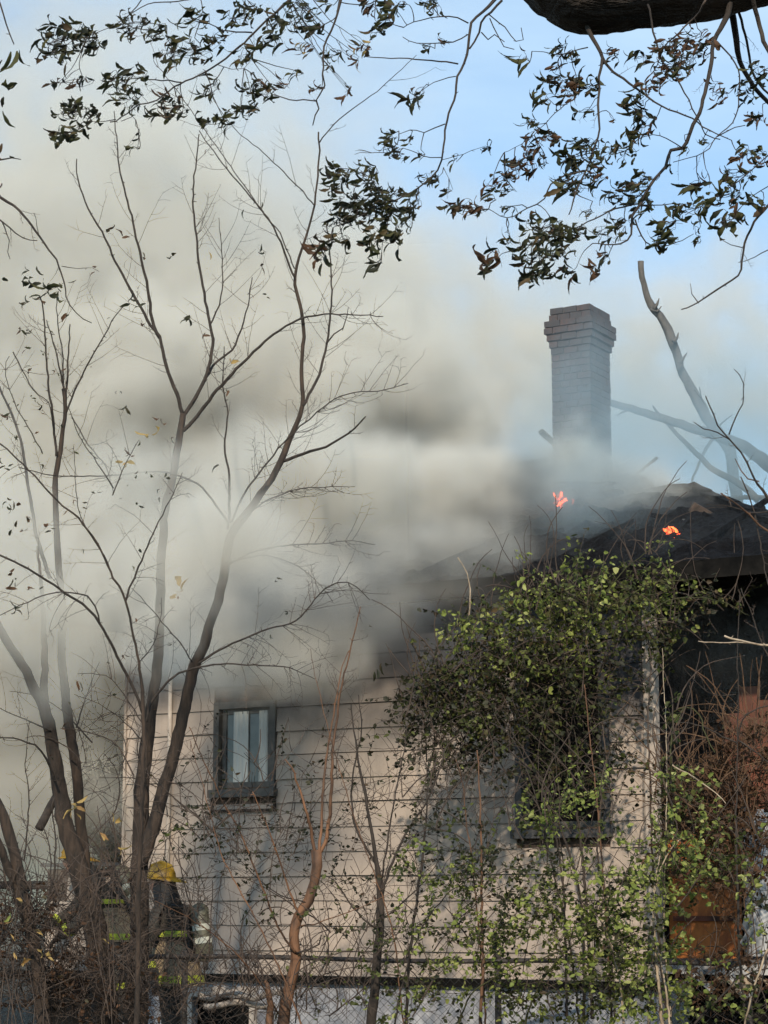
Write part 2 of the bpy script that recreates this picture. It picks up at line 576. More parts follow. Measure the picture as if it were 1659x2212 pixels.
q.box((x0 - .07, -.05, z0 - .22), (x0 - .045, -.029, z0 - .101)); q.box((x1 + .045, -.05, z0 - .22), (x1 + .07, -.029, z0 - .101))
q.box((x0 - .07, -.058, z0 - .245), (x1 + .07, -.029, z0 - .221))
q.build('apron', M['bark_brown'], wo)
wo2 = window(W2, M['trim_soot'], False)
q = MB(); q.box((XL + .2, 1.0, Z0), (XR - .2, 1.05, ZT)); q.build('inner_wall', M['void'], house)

# ---- roof
RZ0, RZ1 = 4.50, 5.85
RX0, RX1 = -3.75, 4.75
RY0, RY1, RY2 = -.42, 3.0, 6.42
HX0, HX1 = -1.2, 2.05
def roof_pt(u, v, lift=0.0):
    best = None
    for k in range(400):
        y = RY0 + (RY1 - RY0) * k / 399
        z = RZ0 + (RZ1 - RZ0) * (y - RY0) / (RY1 - RY0) + lift
        e = abs(H(u, v, y).z - z)
        if best is None or e < best[0]: best = (e, y)
    return H(u, v, best[1])
def slope(name, q, nu, nv, seed):
    a, b, c, d = [Vector(t) for t in q]      # eave left, eave right, ridge right, ridge left
    nrm = (b - a).cross(d - a).normalized()
    mb = MB()
    vs = []
    for j in range(nv + 1):
        for i in range(nu + 1):
            s, t = i / nu, j / nv
            p0 = a.lerp(b, s); p1 = d.lerp(c, s)
            w = p0.lerp(p1, t)
            e = min(s, 1 - s, t, 1 - t)
            k = min(1, e * 9)
            amp = .12 * noise.fractal(w * 2.1 + Vector((seed, 0, 0)), 1, 2, 4) + .05 * noise.noise(w * 7) + .03 * noise.noise(w * 17)
            lap = .03 * ((t * 18.0) % 1.0)
            sag = -.10 * math.sin(math.pi * s) * math.sin(math.pi * t) * noise.noise(w * .6)
            vs.append(w + nrm * (k * (amp + sag) + lap * .5 + .05))
    fs = [(j * (nu + 1) + i, j * (nu + 1) + i + 1, (j + 1) * (nu + 1) + i + 1, (j + 1) * (nu + 1) + i) for j in range(nv) for i in range(nu)]
    mb.add(vs, fs)
    # underside
    n0 = len(mb.v)
    o = [p - nrm * .06 for p in (a, b, c, d)]
    mb.add(o, [(3, 2, 1, 0)])
    return mb
e00, e10, e11, e01 = (RX0, RY0, RZ0), (RX1, RY0, RZ0), (RX1, RY2, RZ0), (RX0, RY2, RZ0)
h0, h1 = (HX0, RY1, RZ1), (HX1, RY1, RZ1)
sl = [slope('f', (e00, e10, h1, h0), 170, 70, 1), slope('b', (e11, e01, h0, h1), 40, 16, 2), slope('r', (e10, e11, h1, h1), 90, 50, 3), slope('l', (e01, e00, h0, h0), 40, 24, 4)]
roof = None
allr = MB()
for s_ in sl: allr.add(s_.v, s_.f)
roof = allr.build('roof', M['char'], house)
def rpart(name, mb, mat='char'):
    return mb.build(name, M[mat], roof)
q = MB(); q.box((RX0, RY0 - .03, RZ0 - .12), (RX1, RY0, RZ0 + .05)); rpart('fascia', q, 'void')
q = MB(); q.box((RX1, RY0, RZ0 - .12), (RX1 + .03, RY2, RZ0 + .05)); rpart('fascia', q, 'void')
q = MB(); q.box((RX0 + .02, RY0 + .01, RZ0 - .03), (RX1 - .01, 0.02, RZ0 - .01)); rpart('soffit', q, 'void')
# ridge and hip caps, in lumps
rr = random.Random(5)
for a, b in ((h0, h1), (h1, e10), (h1, e11), (h0, e00)):
    a = Vector(a) + Vector((0, 0, .07)); b = Vector(b) + Vector((0, 0, .07))
    n = 14
    for k in range(n):
        q = MB()
        p0 = a.lerp(b, k / n); p1 = a.lerp(b, (k + .93) / n)
        p0.z += rr.uniform(-.015, .02); p1.z += rr.uniform(-.015, .02)
        q.beam(p0, p1, rr.uniform(.13, .17), rr.uniform(.04, .07))
        rpart('ridge_cap', q)
# exposed rafters and broken battens on the front slope
for k in range(17):
    x = RX0 + .6 + k * .46
    if rr.random() < .35: continue
    q = MB()
    y0 = rr.uniform(-.3, .8); y1 = y0 + rr.uniform(.8, 2.0)
    zz = lambda y: RZ0 + (RZ1 - RZ0) * (y - RY0) / (RY1 - RY0) + .08
    if y1 > 2.8: y1 = 2.8
    q.beam((x, y0, zz(y0)), (x + rr.uniform(-.35, .35), y1, zz(y1) + rr.uniform(-.03, .03)), rr.uniform(.03, .05), rr.uniform(.03, .06)); rpart('rafter', q)
# debris on and behind the ridge
for (u, v, w, L, ang, yl, mat) in ((1183, 945, 12, 40, -42, 3.4, 'char_brown'), (1395, 1008, 5, 62, 38, 4.2, 'char_brown'), (1330, 1022, 5, 40, 15, 4.0, 'char_brown'),
                                (1350, 1030, 6, 60, 5, 4.0, 'char_brown'), (1150, 1000, 12, 60, 10, 3.6, 'char'), (1120, 1012, 9, 70, -12, 3.6, 'char'),
                                (1535, 1118, 22, 95, -30, 1.6, 'char_brown'), (1568, 1140, 8, 120, -33, 1.2, 'char'), (1622, 1150, 4, 60, -34, 1.6, 'white'), (1500, 1135, 16, 50, -14, 1.3, 'trim_soot'),
                                (1590, 1122, 14, 90, -30, 2.6, 'char_brown'), (1460, 1120, 9, 110, -8, 1.4, 'char')):
    c, s = math.cos(R(ang)), math.sin(R(ang))
    p0 = H(u - L / 2 * c, v + L / 2 * s, yl); p1 = H(u + L / 2 * c, v - L / 2 * s, yl + .25)
    q = MB(); q.beam(p0, p1, px(w, 23), px(w, 23) * .6 + .01, (0, 1, 0)); rpart('board', q, mat)

# charred heaps beside the chimney
def heap(c, r, seed, mat):
    bm = bmesh.new()
    bmesh.ops.create_icosphere(bm, subdivisions=4, radius=1)
    for v in bm.verts:
        k = 1 + .35 * noise.fractal(v.co * 2.0 + Vector((seed, 0, 0)), 1, 2, 4) + .1 * noise.noise(v.co * 9)
        v.co = Vector((v.co.x * r[0], v.co.y * r[1], v.co.z * r[2])) * k + Vector(c)
    me = bpy.data.meshes.new('rubble'); bm.to_mesh(me); bm.free(); me.materials.append(mat)
    o = bpy.data.objects.new('rubble', me); link(o, roof); return o
for (u, v, yl, rx, rz, sd) in ((1165, 1045, 3.1, .3, .2, 1), (1110, 1075, 3.0, .35, .16, 2), (1345, 1062, 3.2, .35, .16, 3), (1230, 1070, 2.3, .5, .14, 4), (1020, 1110, 3.0, .5, .12, 5), (1420, 1085, 3.0, .4, .08, 6)):
    heap(H(u, v, yl), (rx, .3, rz), sd, M['char'])

# ---- chimney: mortar core, each brick a piece
CX1 = H(1277, 900, 2.74).x
CW = .53
CX0 = CX1 - .47
CY0, CY1 = 2.74, 2.74 + CW
CZ1 = H(1277, 653, 2.74).z
core = MB(); core.box((CX0 + .012, CY0 + .012, 4.6), (CX1 - .012, CY1 - .012, CZ1 - .03))
chim = core.build('chimney', M['mortar'], house)
ch = .0765
prof = [0.006, .016, .058, .060, .038, .018]      # corbelled top, outward offset per course from the top
nb = 0
brick_me = {}
def brick(x0, y0, x1, y1, z):
    global nb
    h = ch - .011
    key = (round(x1 - x0, 2), round(y1 - y0, 2), nb % 3)
    if key not in brick_me:
        m_ = MB()
        a, b = (x1 - x0) / 2, (y1 - y0) / 2
        m_.box((-a, -b, 0), (a, b, h), .0028, rr)
        brick_me[key] = m_.mesh('brick', M['brick'])
    o = bpy.data.objects.new('brick', brick_me[key])
    link(o, chim)
    o.location = ((x0 + x1) / 2 + rr.uniform(-.003, .003), (y0 + y1) / 2 + rr.uniform(-.003, .003), z)
    o.rotation_euler = (0, 0, rr.uniform(-.008, .008))
    nb += 1
zc = CZ1 - ch
k = 0
back = MB()
while zc > 5.55:
    off = prof[k] if k < len(prof) else 0.0
    a0, a1, b0, b1 = CX0 - off, CX1 + off, CY0 - off, CY1 + off
    W, D = a1 - a0, b1 - b0
    d = .10
    n = 3
    gp = .011
    if k % 2 == 0:
        L = (W - gp * (n - 1)) / n
        for i in range(n):
            brick(a0 + i * (L + gp), b0, a0 + i * (L + gp) + L, b0 + d, zc)
            back.box((a0 + i * (L + gp), b1 - d, zc), (a0 + i * (L + gp) + L, b1, zc + ch - .011))
        m2 = 2
        L2 = (D - 2 * d - gp * (m2 + 1)) / m2
        for i in range(m2):
            s0 = b0 + d + gp + i * (L2 + gp)
            brick(a1 - d, s0, a1, s0 + L2, zc)
            back.box((a0, s0, zc), (a0 + d, s0 + L2, zc + ch - .011))
    else:
        L = (D - gp * (n - 1)) / n
        for i in range(n):
            brick(a1 - d, b0 + i * (L + gp), a1, b0 + i * (L + gp) + L, zc)
            back.box((a0, b0 + i * (L + gp), zc), (a0 + d, b0 + i * (L + gp) + L, zc + ch - .011))
        m2 = 2
        L2 = (W - 2 * d - gp * (m2 + 1)) / m2
        for i in range(m2):
            s0 = a0 + d + gp + i * (L2 + gp)
            brick(s0, b0, s0 + L2, b0 + d, zc)
            back.box((s0, b1 - d, zc), (s0 + L2, b1, zc + ch - .011))
    if off:
        back.box((a0 + .02, b0 + .02, zc - .004), (a1 - .02, b1 - .02, zc + ch - .02))
    zc -= ch
    k += 1
back.build('brickwork', M['brick'], chim, kind='stuff')

# ---- right wing under the eaves: recessed charred planks, rusty board, white post, broken porch edge
yl = 1.2
c0 = H(1418, 2080, yl); 
for k in range(15):
    course(Z0 + k * .24, .24, XR + .03, 8.0, (), y=yl, mat='char', k=k)
def panel(name, u0, v0, u1, v1, yl, th, mat, parent=house):
    a = H(u0, v1, yl); b = H(u1, v0, yl)
    q = MB(); q.box((a.x, yl, a.z), (b.x, yl + th, b.z)); return q.build(name, M[mat], parent)
pn = panel('door_panel', 1448, 1800, 1594, 2070, .16, .04, 'rust', house)
a = H(1448, 2070, .16); b = H(1594, 1800, .16)
for zf in (.30, .66):
    q = MB(); q.box((a.x + .05, 0.125, a.z + (b.z - a.z) * zf), (b.x - .05, .159, a.z + (b.z - a.z) * zf + .045)); q.build('batten', M['redwood'], pn)
for k in range(4):
    u0 = 1570 + k * 34
    panel('wall_board', u0, 1470 + (70, 12, 41, 0)[k], u0 + 32, 1760, 1.10 - .004 * (k % 2), .05, 'redwood')
# porch floor edge, joists, skirt
a = H(1436, 2078, -.05); 
q = MB(); q.box((a.x, -.10, a.z - .10), (8.0, -.05, a.z)); q.build('porch_fascia', M['white'], house)
for k in range(16):
    q = MB(); x = a.x + .02 + k * .33; q.box((x, -.12, a.z + .003), (x + .315, 1.17, a.z + .03)); q.build('porch_plank', M['trim_soot'], house)
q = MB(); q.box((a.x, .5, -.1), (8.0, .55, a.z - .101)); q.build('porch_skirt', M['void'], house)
pp = H(1640, 2060, -.0)
q = MB()
q.tube([(pp.x, 0, pp.z - .02), (pp.x + .01, 0, pp.z + .5), (pp.x + .02, .02, pp.z + 1.25)], [.13, .125, .12], 12, rough=.06, r=rr)
post = q.build('porch_post', M['white'], house, False)
for i in range(9):
    q = MB(); z = pp.z + .08 + i * .125; s = rr.uniform(-.06, .06)
    q.beam((pp.x + s - .08, -.14, z), (pp.x + s + rr.uniform(-.05, .05), -.15 - rr.uniform(0, .04), z + rr.uniform(.1, .3)), .05, .006, (0, 1, 0)); q.build('paint_flake', M['white'], post)
# splintered porch boards hanging below the edge
for i in range(12):
    u = 1480 + rr.uniform(0, 130); v = 2085 + rr.uniform(0, 40)
    L = rr.uniform(25, 75); an = R(rr.uniform(-75, -25))
    p0 = H(u, v, -.16); p1 = H(u + L * math.cos(an), v - L * math.sin(an), -.2)
    q = MB(); q.beam(p0, p1, rr.uniform(.02, .05), .012, (0, 1, 0)); q.build('splintered_board', M['bark_pale' if i % 3 else 'white'], house)

# ---- left porch: low sided parapet
ax0 = H(100, 2000, 0).x
zt = H(200, 1872, 0).z
q = MB(); q.box((ax0, .001, Z0), (XL - .001, .10, zt - .02)); q.build('parapet', M['char_brown'], house)
k = 0
z = Z0
while z + .24 <= zt + .05:
    h = min(.24, zt - z)
    course(z, h, ax0 + (.28 if k == 3 else 0) , XL - .004, k=k)
    z += .24; k += 1
q = MB(); q.box((ax0 - .05, -.06, zt + .003), (XL - .035, .16, zt + .04)); q.build('parapet_cap', M['trim_soot'], house)
q = MB(); q.box((ax0 - 1.6, .3, zt - .22), (ax0 - .1, 1.6, zt - .14)); q.build('lower_roof', M['char'], house)
q = MB(); q.box((ax0 - .3, .25, 0), (XL - .01, .3, Z0 - .08)); q.build('crawlspace', M['void'], house)  # near-black sheet standing for the shadow beneath the porch
q = MB(); q.box((ax0 - .1, .35, Z0 - .05), (XL - .16, 2.2, Z0)); q.build('porch_floor', M['trim_soot'], house)

# ---- flames
def flame_mat(st=3.2):
    m, nt, b = mat_new('fire')
    n = noise_tex(nt, 14, 3, .6)
    c = mixrgb(nt, n, (1.0, 0.045, 0.012), (1.0, 0.17, 0.04))
    nt.links.new(c, b.inputs['Emission Color'])
    b.inputs['Emission Strength'].default_value = st
    b.inputs['Base Color'].default_value = (.2, .03, .01, 1)
    return m
M['fire'] = flame_mat()
M['fire_hot'] = flame_mat(9)
M['fire_dim'] = flame_mat(.8)
def flame(label, c0, W, ang, n, yo, hot, seed):
    r = random.Random(seed)
    base = roof_pt(*c0)
    loc = HW(base.x, base.y - .12, base.z)
    t = thing('flame', label, 'flame', loc)
    ca, sa = math.cos(R(ang)), math.sin(R(ang))
    for i in range(n):
        s0 = r.uniform(-.5, .5)
        u, v = c0[0] + W * s0 * ca + r.uniform(-3, 3), c0[1] - W * s0 * sa + r.uniform(-3, 3)
        L = r.uniform(.25, .62) * W * (1.1 - abs(s0)); a = R(ang + r.choice((0, 180)) + r.gauss(0, 38)); w = r.uniform(3.5, 9)
        pts, rad = [], []
        dY = r.uniform(-.15, .15)
        cv = r.uniform(-1.4, 1.4)
        for k in range(8):
            q = k / 7
            pts.append(P(u, v, loc.y + yo + dY * q))
            rad.append(px(w, 22) * .5 * (math.sin(math.pi * min(1, .15 + .85 * q)) ** .7 * r.uniform(.6, 1.25) + .04))
            a += cv / 7 + r.uniform(-.35, .35)
            u += L / 7 * math.cos(a); v -= L / 7 * math.sin(a)
        m_ = MB(t.location); m_.tube(pts, rad, 6)
        m_.build('tongue', M[hot if i % 3 else 'fire_dim'], t, True)
    return t
flame('orange flame on the black roof near the gable end, right of the chimney', (1460, 1156), 52, -30, 26, -.35, 'fire', 3)
flame('smoky orange flame at the foot of the brick chimney', (1225, 1073), 48, 12, 28, -.9, 'fire_hot', 8)
# ------------------------------------------------------------------ trees from hand-drawn stems
def catmull(pts, step):
    """pts: list of tuples (any length); resampled smoothly"""
    out = []
    n = len(pts)
    for i in range(n - 1):
        p0 = pts[max(i - 1, 0)]; p1 = pts[i]; p2 = pts[i + 1]; p3 = pts[min(i + 2, n - 1)]
        d = math.hypot(p2[0] - p1[0], p2[1] - p1[1])
        m = max(1, int(d / step))
        for k in range(m):
            t = k / m
            out.append(tuple(0.5 * ((2 * b) + (-a + c) * t + (2 * a - 5 * b + 4 * c - e) * t * t + (-a + 3 * b - 3 * c + e) * t ** 3)
                             for a, b, c, e in zip(p0, p1, p2, p3)))
    out.append(tuple(pts[-1]))
    return out

def stem(path, w0, w1, Y0, Y1, step=16, wob=1.0, r=None, wpow=1.0):
    """picture polyline -> 3D points and radii"""
    r = r or rng
    n = len(path)
    L = [0]
    for a, b in zip(path[:-1], path[1:]):
        L.append(L[-1] + math.hypot(b[0] - a[0], b[1] - a[1]))
    T = L[-1]
    q = [(p[0], p[1], (p[2] if len(p) > 2 else w0 + (w1 - w0) * (l / T) ** wpow), l / T) for p, l in zip(path, L)]
    q = catmull(q, step)
    ph = r.uniform(0, 9)
    pts, rad, uv = [], [], []
    for i, (u, v, w, t) in enumerate(q):
        t = min(1, max(0, t))
        Y = Y0 + (Y1 - Y0) * t
        e = 0 if i == 0 else wob
        u2 = u + e * noise.noise(Vector((u * .05, v * .05, ph))) * 3
        v2 = v + e * noise.noise(Vector((u * .05, v * .05, ph + 5))) * 3
        pts.append(P(u2, v2, Y + .0 + e * .05 * noise.noise(Vector((t * 4, ph, 0)))))
        rad.append(max(px(max(w, .6), Y) / 2, .0006))
        uv.append((u2, v2, Y, w))
    return pts, rad, uv

def twigs(mb, uv, n, l0, l1, r, up=0.4, w=1.5, t0=0.1, buds=True, sub=2, spread=(28, 65), drop=0.0):
    """fine side shoots growing off a stem, kept in depth order with small scatter"""
    m = len(uv)
    for _ in range(n):
        i = int((t0 + (1 - t0) * r.random() ** .8) * (m - 2))
        u, v, Y, ww = uv[i]
        u2, v2 = uv[i + 1][:2]
        a = math.atan2(-(v2 - v), u2 - u)
        side = r.choice((-1, 1))
        a += side * R(r.uniform(*spread))
        L = r.uniform(l0, l1) * (1 - .35 * i / m)
        curv = r.uniform(-.5, .5) * side
        k = 7
        pts, rad = [], []
        dY = r.uniform(-.6, .6) * px(L, Y)
        cu, cv = u, v
        tip = None
        for j in range(k + 1):
            s = j / k
            pts.append(P(cu, cv, Y + dY * s)); rad.append(px(w * (1 - .55 * s), Y) / 2)
            a += curv / k
            da = math.atan2(math.sin(R(90) - a), math.cos(R(90) - a))
            a += da * up / k - drop * (1 if math.cos(a) > 0 else -1) * .25 / k
            cu += L / k * math.cos(a) + r.uniform(-1, 1); cv -= L / k * math.sin(a) + r.uniform(-1, 1)
            if sub and 1 < j < k and r.random() < .42:
                sa = a + r.choice((-1, 1)) * R(r.uniform(30, 70)); sl = L * r.uniform(.12, .38)
                q0 = pts[-1]
                q1 = P(cu + sl * .5 * math.cos(sa), cv - sl * .5 * math.sin(sa), Y + dY * s)
                sa += r.uniform(-.4, .4)
                q2 = P(cu + sl * math.cos(sa), cv - sl * math.sin(sa), Y + dY * s)
                p_ = P(cu, cv, Y + dY * (j + 1) / k)
                mb.tube([p_, q1, q2], [px(w * .62, Y) / 2, px(w * .5, Y) / 2, px(w * .3, Y) / 2], 3, False)
            if buds and r.random() < .5:
                bq = P(cu, cv, Y + dY * s); e = px(r.uniform(3, 6), Y)
                dd = Vector((r.uniform(-1, 1), r.uniform(-.5, .5), r.uniform(-.3, 1))).normalized() * e
                mb.tube([bq, bq + dd], [px(w * .5, Y) / 2, px(w * .3, Y) / 2], 3, False)
        mb.tube(pts, rad, 3, False)

leaf_cache = {}
def leaf_mesh(mat, var):
    """dried curled leaf, unit length along +X"""
    key = (mat, var)
    if key in leaf_cache: return leaf_cache[key]
    r = random.Random(var * 13 + 5)
    nl = 7
    curl = r.uniform(.8, 3.2) * r.choice((-1, 1)); cup = r.uniform(.3, 1.3); wd = r.uniform(.14, .27); tw = r.uniform(-1.6, 1.6)
    vs = []
    x, z, a = 0, 0, 0
    for i in range(nl + 1):
        t = i / nl
        w = wd * (math.sin(math.pi * min(1, t * .93 + .04)) ** .75) * (1 - .25 * t)
        if 0 < i < nl: w *= r.uniform(.72, 1.22)
        c, s = math.cos(tw * t), math.sin(tw * t)
        for k, (yy, zz) in enumerate(((-w, w * cup), (0, 0), (w, w * cup * r.uniform(.6, 1.2)))):
            vs.append((x + (r.uniform(-.03, .03) if k != 1 else 0), yy * c - zz * s, z + yy * s + zz * c))
        a += curl / nl
        x += math.cos(a) / nl; z += math.sin(a) / nl
    fs = []
    for i in range(nl):
        for k in range(2):
            b = i * 3 + k
            fs.append((b, b + 3, b + 4, b + 1))
    me = bpy.data.meshes.new('leaf')
    me.from_pydata(vs, [], fs)
    me.materials.append(M[mat])
    me.polygons.foreach_set('use_smooth', [True] * len(me.polygons))
    leaf_cache[key] = me
    return me

def dir_rot(d, roll):
    q = Vector(d).normalized().to_track_quat('X', 'Z')
    return (q @ Quaternion((1, 0, 0), roll))

class Leaves:
    """collects leaves; the largest 290 become parts, the rest one joined part"""
    def __init__(self):
        self.L = []
    def put(self, pos, d, size, mat, r):
        self.L.append((size, Vector(pos), dir_rot(d, r.uniform(0, 6.28)), mat, r.randrange(9)))
    def flush(self, root, limit=290):
        self.L.sort(key=lambda q: -q[0])
        loc = Vector(root.location)
        for (s, p, q, mat, var) in self.L[:limit]:
            o = bpy.data.objects.new('leaf', leaf_mesh(mat, var))
            link(o, root)
            o.location = p - loc
            o.rotation_mode = 'QUATERNION'
            o.rotation_quaternion = q
            o.scale = (s, s, s)
        rest = {}
        for it in self.L[limit:]: rest.setdefault(it[3], []).append(it)
        for mat, its in rest.items():
            mb = MB(loc)
            for (s, p, q, mt, var) in its:
                me = leaf_mesh(mt, var)
                mb.add([p + q @ (v.co * s) for v in me.vertices], [tuple(f.vertices) for f in me.polygons])
            mb.build('foliage', M[mat], root, kind='stuff')

def tree(name, label, base, stems, mat='bark_dark', seed=1, group=None, cat='tree', tw=(9, 30, 120), tww=1.5, tup=.5, leaves=None, twmat='bark_twig', thr=11, wob=1.0):
    """stems: (part, [(u, v[, w])...], w0, w1, Y0, Y1, twig_factor[, mat])"""
    r = random.Random(seed)
    t = thing(name, label, cat, base, group=group)
    UV = []
    for st in stems:
        part, path, w0, w1, Y0, Y1, tf = st[:7]
        mt = st[7] if len(st) > 7 else ('bark_dark' if part == 'branch' and mat == 'bark_brown' else mat)  # branches get darker bark, their silhouette against the sky put into the colour
        pts, rad, uv = stem(path, w0, w1, Y0, Y1, 14 if w0 < thr else 18, wob, r)
        mb = MB(base)
        if part == 'limb':
            # heavy limb: dense rings, ridged furrowed bark
            P3, R3 = [], []
            for k in range(len(pts) - 1):
                for j in range(4):
                    P3.append(pts[k].lerp(pts[k + 1], j / 4)); R3.append(rad[k] + (rad[k + 1] - rad[k]) * j / 4)
            mb.tube(P3, R3, 72)
            cen = [P3[min(i // 72, len(P3) - 1)] - Vector(base) for i in range(len(mb.v))]
            for i, vv_ in enumerate(mb.v):
                q_ = Vector(vv_); d_ = q_ - cen[i]
                f = noise.fractal(Vector((q_.x * 5, q_.y * 14, q_.z * 14)), 1, 2, 5) * .055 + noise.noise(q_ * 40) * .018 + max(0, noise.noise(q_ * 3.1)) * .10
                mb.v[i] = tuple(cen[i] + d_ * (1 + f))
        else:
            mb.tube(pts, rad, 10 if w0 > 18 else 7 if w0 > 5 else 5, rough=.09 if w0 > 8 else .04, r=r)
        # short spurs along the stem
        for i in range(2, len(uv) - 1):
            if r.random() < .35:
                u, v, Y, w = uv[i]
                a = R(r.uniform(0, 360)); L = r.uniform(3, 9)
                mb.tube([P(u, v, Y), P(u + L * math.cos(a), v - L * math.sin(a), Y)], [px(min(w, 3), Y) / 2, px(1, Y) / 2], 3, False)
        o = mb.build(part, M[mt], t, True)
        Lp = sum(math.hypot(b[0] - a[0], b[1] - a[1]) for a, b in zip(uv[:-1], uv[1:]))
        n = int(Lp / 100 * tw[0] / 3 * tf)
        if n:
            tb = MB(base)
            twigs(tb, uv, n, tw[1], tw[2], r, tup, tww)
            q = tb.build('twig', M[twmat], o); 
            if q: q['kind'] = 'stuff'
        UV.append(uv)
    t['_n'] = 0
    del t['_n']
    return t, UV, r

def base_at(u, v, Y):
    q = P(u, v, Y)
    return Vector((q.x, Y, 0.0))

def scatter_leaves(UV, r, n, size, mats, lv, Yj=.1, sel=None, dirs=(-.5, -.9)):
    for _ in range(n):
        uv = r.choice(UV if sel is None else [UV[i] for i in sel])
        u, v, Y, w = uv[int(r.uniform(.25, 1) * (len(uv) - 1))]
        u += r.uniform(-25, 25); v += r.uniform(-10, 30)
        lv.put(P(u, v, Y + r.uniform(-Yj, Yj)), (r.uniform(-1, 1) + dirs[0] * .6, r.uniform(-.6, .6), r.uniform(-1, .3)), px(r.uniform(*size), Y), r.choice(mats), r)

def trunk_down(u, v, w, Y):
    """extra point(s) carrying a trunk below the frame into the ground"""
    vb = 1950 + (EYE) * FPX / Y * 1.02
    return (u, vb, w)

# --- the forked tree in front of the window wall (two stems from one foot)
st = [
 ('trunk', [(285, 2318, 60), (293, 2212, 52), (297, 2100, 46), (302, 2000, 42), (300, 1900, 39), (303, 1807, 36), (306, 1707, 33), (318, 1607, 29), (322, 1557, 27), (334, 1487, 24), (342, 1417, 22), (346, 1330, 21), (349, 1203, 20), (356, 1103, 18), (371, 1038, 17), (388, 940, 16), (396, 893, 14)], 50, 14, 18.7, 18.7, .35),
 ('trunk', [(306, 1870, 24), (325, 1807, 30), (345, 1732, 28), (375, 1632, 27), (395, 1547, 26), (415, 1457, 25), (440, 1392, 23), (470, 1297, 21), (485, 1230, 21), (495, 1168, 19), (525, 1118, 18), (575, 1053, 15), (605, 998, 14), (622, 953, 13), (655, 876, 10), (651, 803, 9), (655, 713, 8), (650, 668, 8), (637, 595, 7), (665, 500, 5), (680, 440, 4.5), (690, 325, 4), (688, 285, 3.5)], 36, 4, 18.6, 18.4, .4),
 ('branch', [(394, 893), (385, 860), (360, 793), (345, 728), (325, 703), (295, 648), (250, 565), (220, 500), (190, 450), (170, 390), (165, 345)], 9, 2.5, 18.7, 18.5, .5),
 ('branch', [(345, 730), (332, 703), (322, 640), (312, 590), (295, 515), (280, 450), (260, 375), (250, 280), (245, 240)], 8, 2, 18.7, 18.6, .5),
 ('branch', [(395, 900), (415, 870), (440, 823), (455, 775), (460, 733), (452, 693), (435, 603), (425, 525), (417, 450), (420, 380), (430, 290)], 9, 2.5, 18.7, 18.9, .55),
 ('branch', [(396, 930), (425, 900), (470, 843), (520, 788), (560, 750), (590, 723), (645, 690), (700, 680), (760, 680), (828, 683)], 9, 2, 18.7, 18.2, .7),
 ('branch', [(445, 815), (470, 780), (500, 758), (522, 710), (535, 660), (545, 600)], 6, 2, 18.8, 19.1, .9),
 ('branch', [(455, 700), (478, 640), (480, 560), (473, 470)], 4, 1.5, 18.8, 18.9, .8),
 ('branch', [(636, 598), (600, 510), (580, 475), (550, 435), (490, 365), (430, 283)], 5, 2, 18.4, 18.0, .5),
 ('branch', [(636, 580), (605, 505), (565, 455), (505, 370), (400, 220), (330, 130)], 3, 1.4, 18.4, 18.6, .4),
 ('branch', [(655, 876), (690, 808), (705, 743), (713, 690), (717, 628), (712, 540), (705, 480)], 7, 2, 18.4, 18.7, .8),
 ('branch', [(705, 743), (722, 722), (740, 708), (750, 685), (752, 663)], 4, 1.5, 18.5, 18.5, .2),
 ('branch', [(690, 308), (720, 270), (762, 235), (829, 185), (900, 120)], 3, 1.4, 18.4, 18.0, .2),
 ('branch', [(680, 445), (640, 400), (570, 330), (500, 270), (440, 180)], 3, 1.2, 18.4, 18.4, .2),
 ('branch', [(605, 998), (640, 985), (670, 975), (705, 965), (740, 945), (765, 925), (789, 901)], 8, 3, 18.5, 18.0, .4),
 ('branch', [(500, 1128), (520, 1080), (550, 1033), (610, 958), (670, 903), (710, 870), (750, 850), (829, 843), (882, 828)], 5, 1.6, 18.5, 17.5, 1.5),
 ('branch', [(492, 1143), (496, 1090), (495, 1028), (485, 963), (492, 893), (482, 833), (485, 748)], 6, 2, 18.5, 18.3, .6),
 ('branch', [(492, 1128), (450, 1068), (425, 1045), (400, 1033), (340, 1018), (225, 1028), (125, 1028), (40, 1010)], 5, 2, 18.4, 17.0, .5),
 ('branch', [(495, 1220), (540, 1195), (600, 1180), (680, 1175), (760, 1168), (810, 1178)], 4, 1.3, 18.4, 18.0, 1.2),
 ('branch', [(520, 1125), (570, 1085), (640, 1058), (700, 1052), (768, 1052)], 4, 1.3, 18.4, 17.9, 1.2),
 ('branch', [(498, 1215), (560, 1200), (620, 1212), (680, 1250), (720, 1300)], 4, 1.2, 18.4, 18.0, 1.1),
]
tf, UVf, rf = tree('forked_tree', 'tall bare forked tree in front of the siding, its two trunks splitting beside the firefighter', base_at(290, 2212, 18.7), st, 'bark_brown', 21, tw=(14, 30, 150), tww=1.4, thr=20)
lv = Leaves()
scatter_leaves(UVf, rf, 14, (16, 30), ['leaf_brown', 'leaf_yellow', 'leaf_dark'], lv)
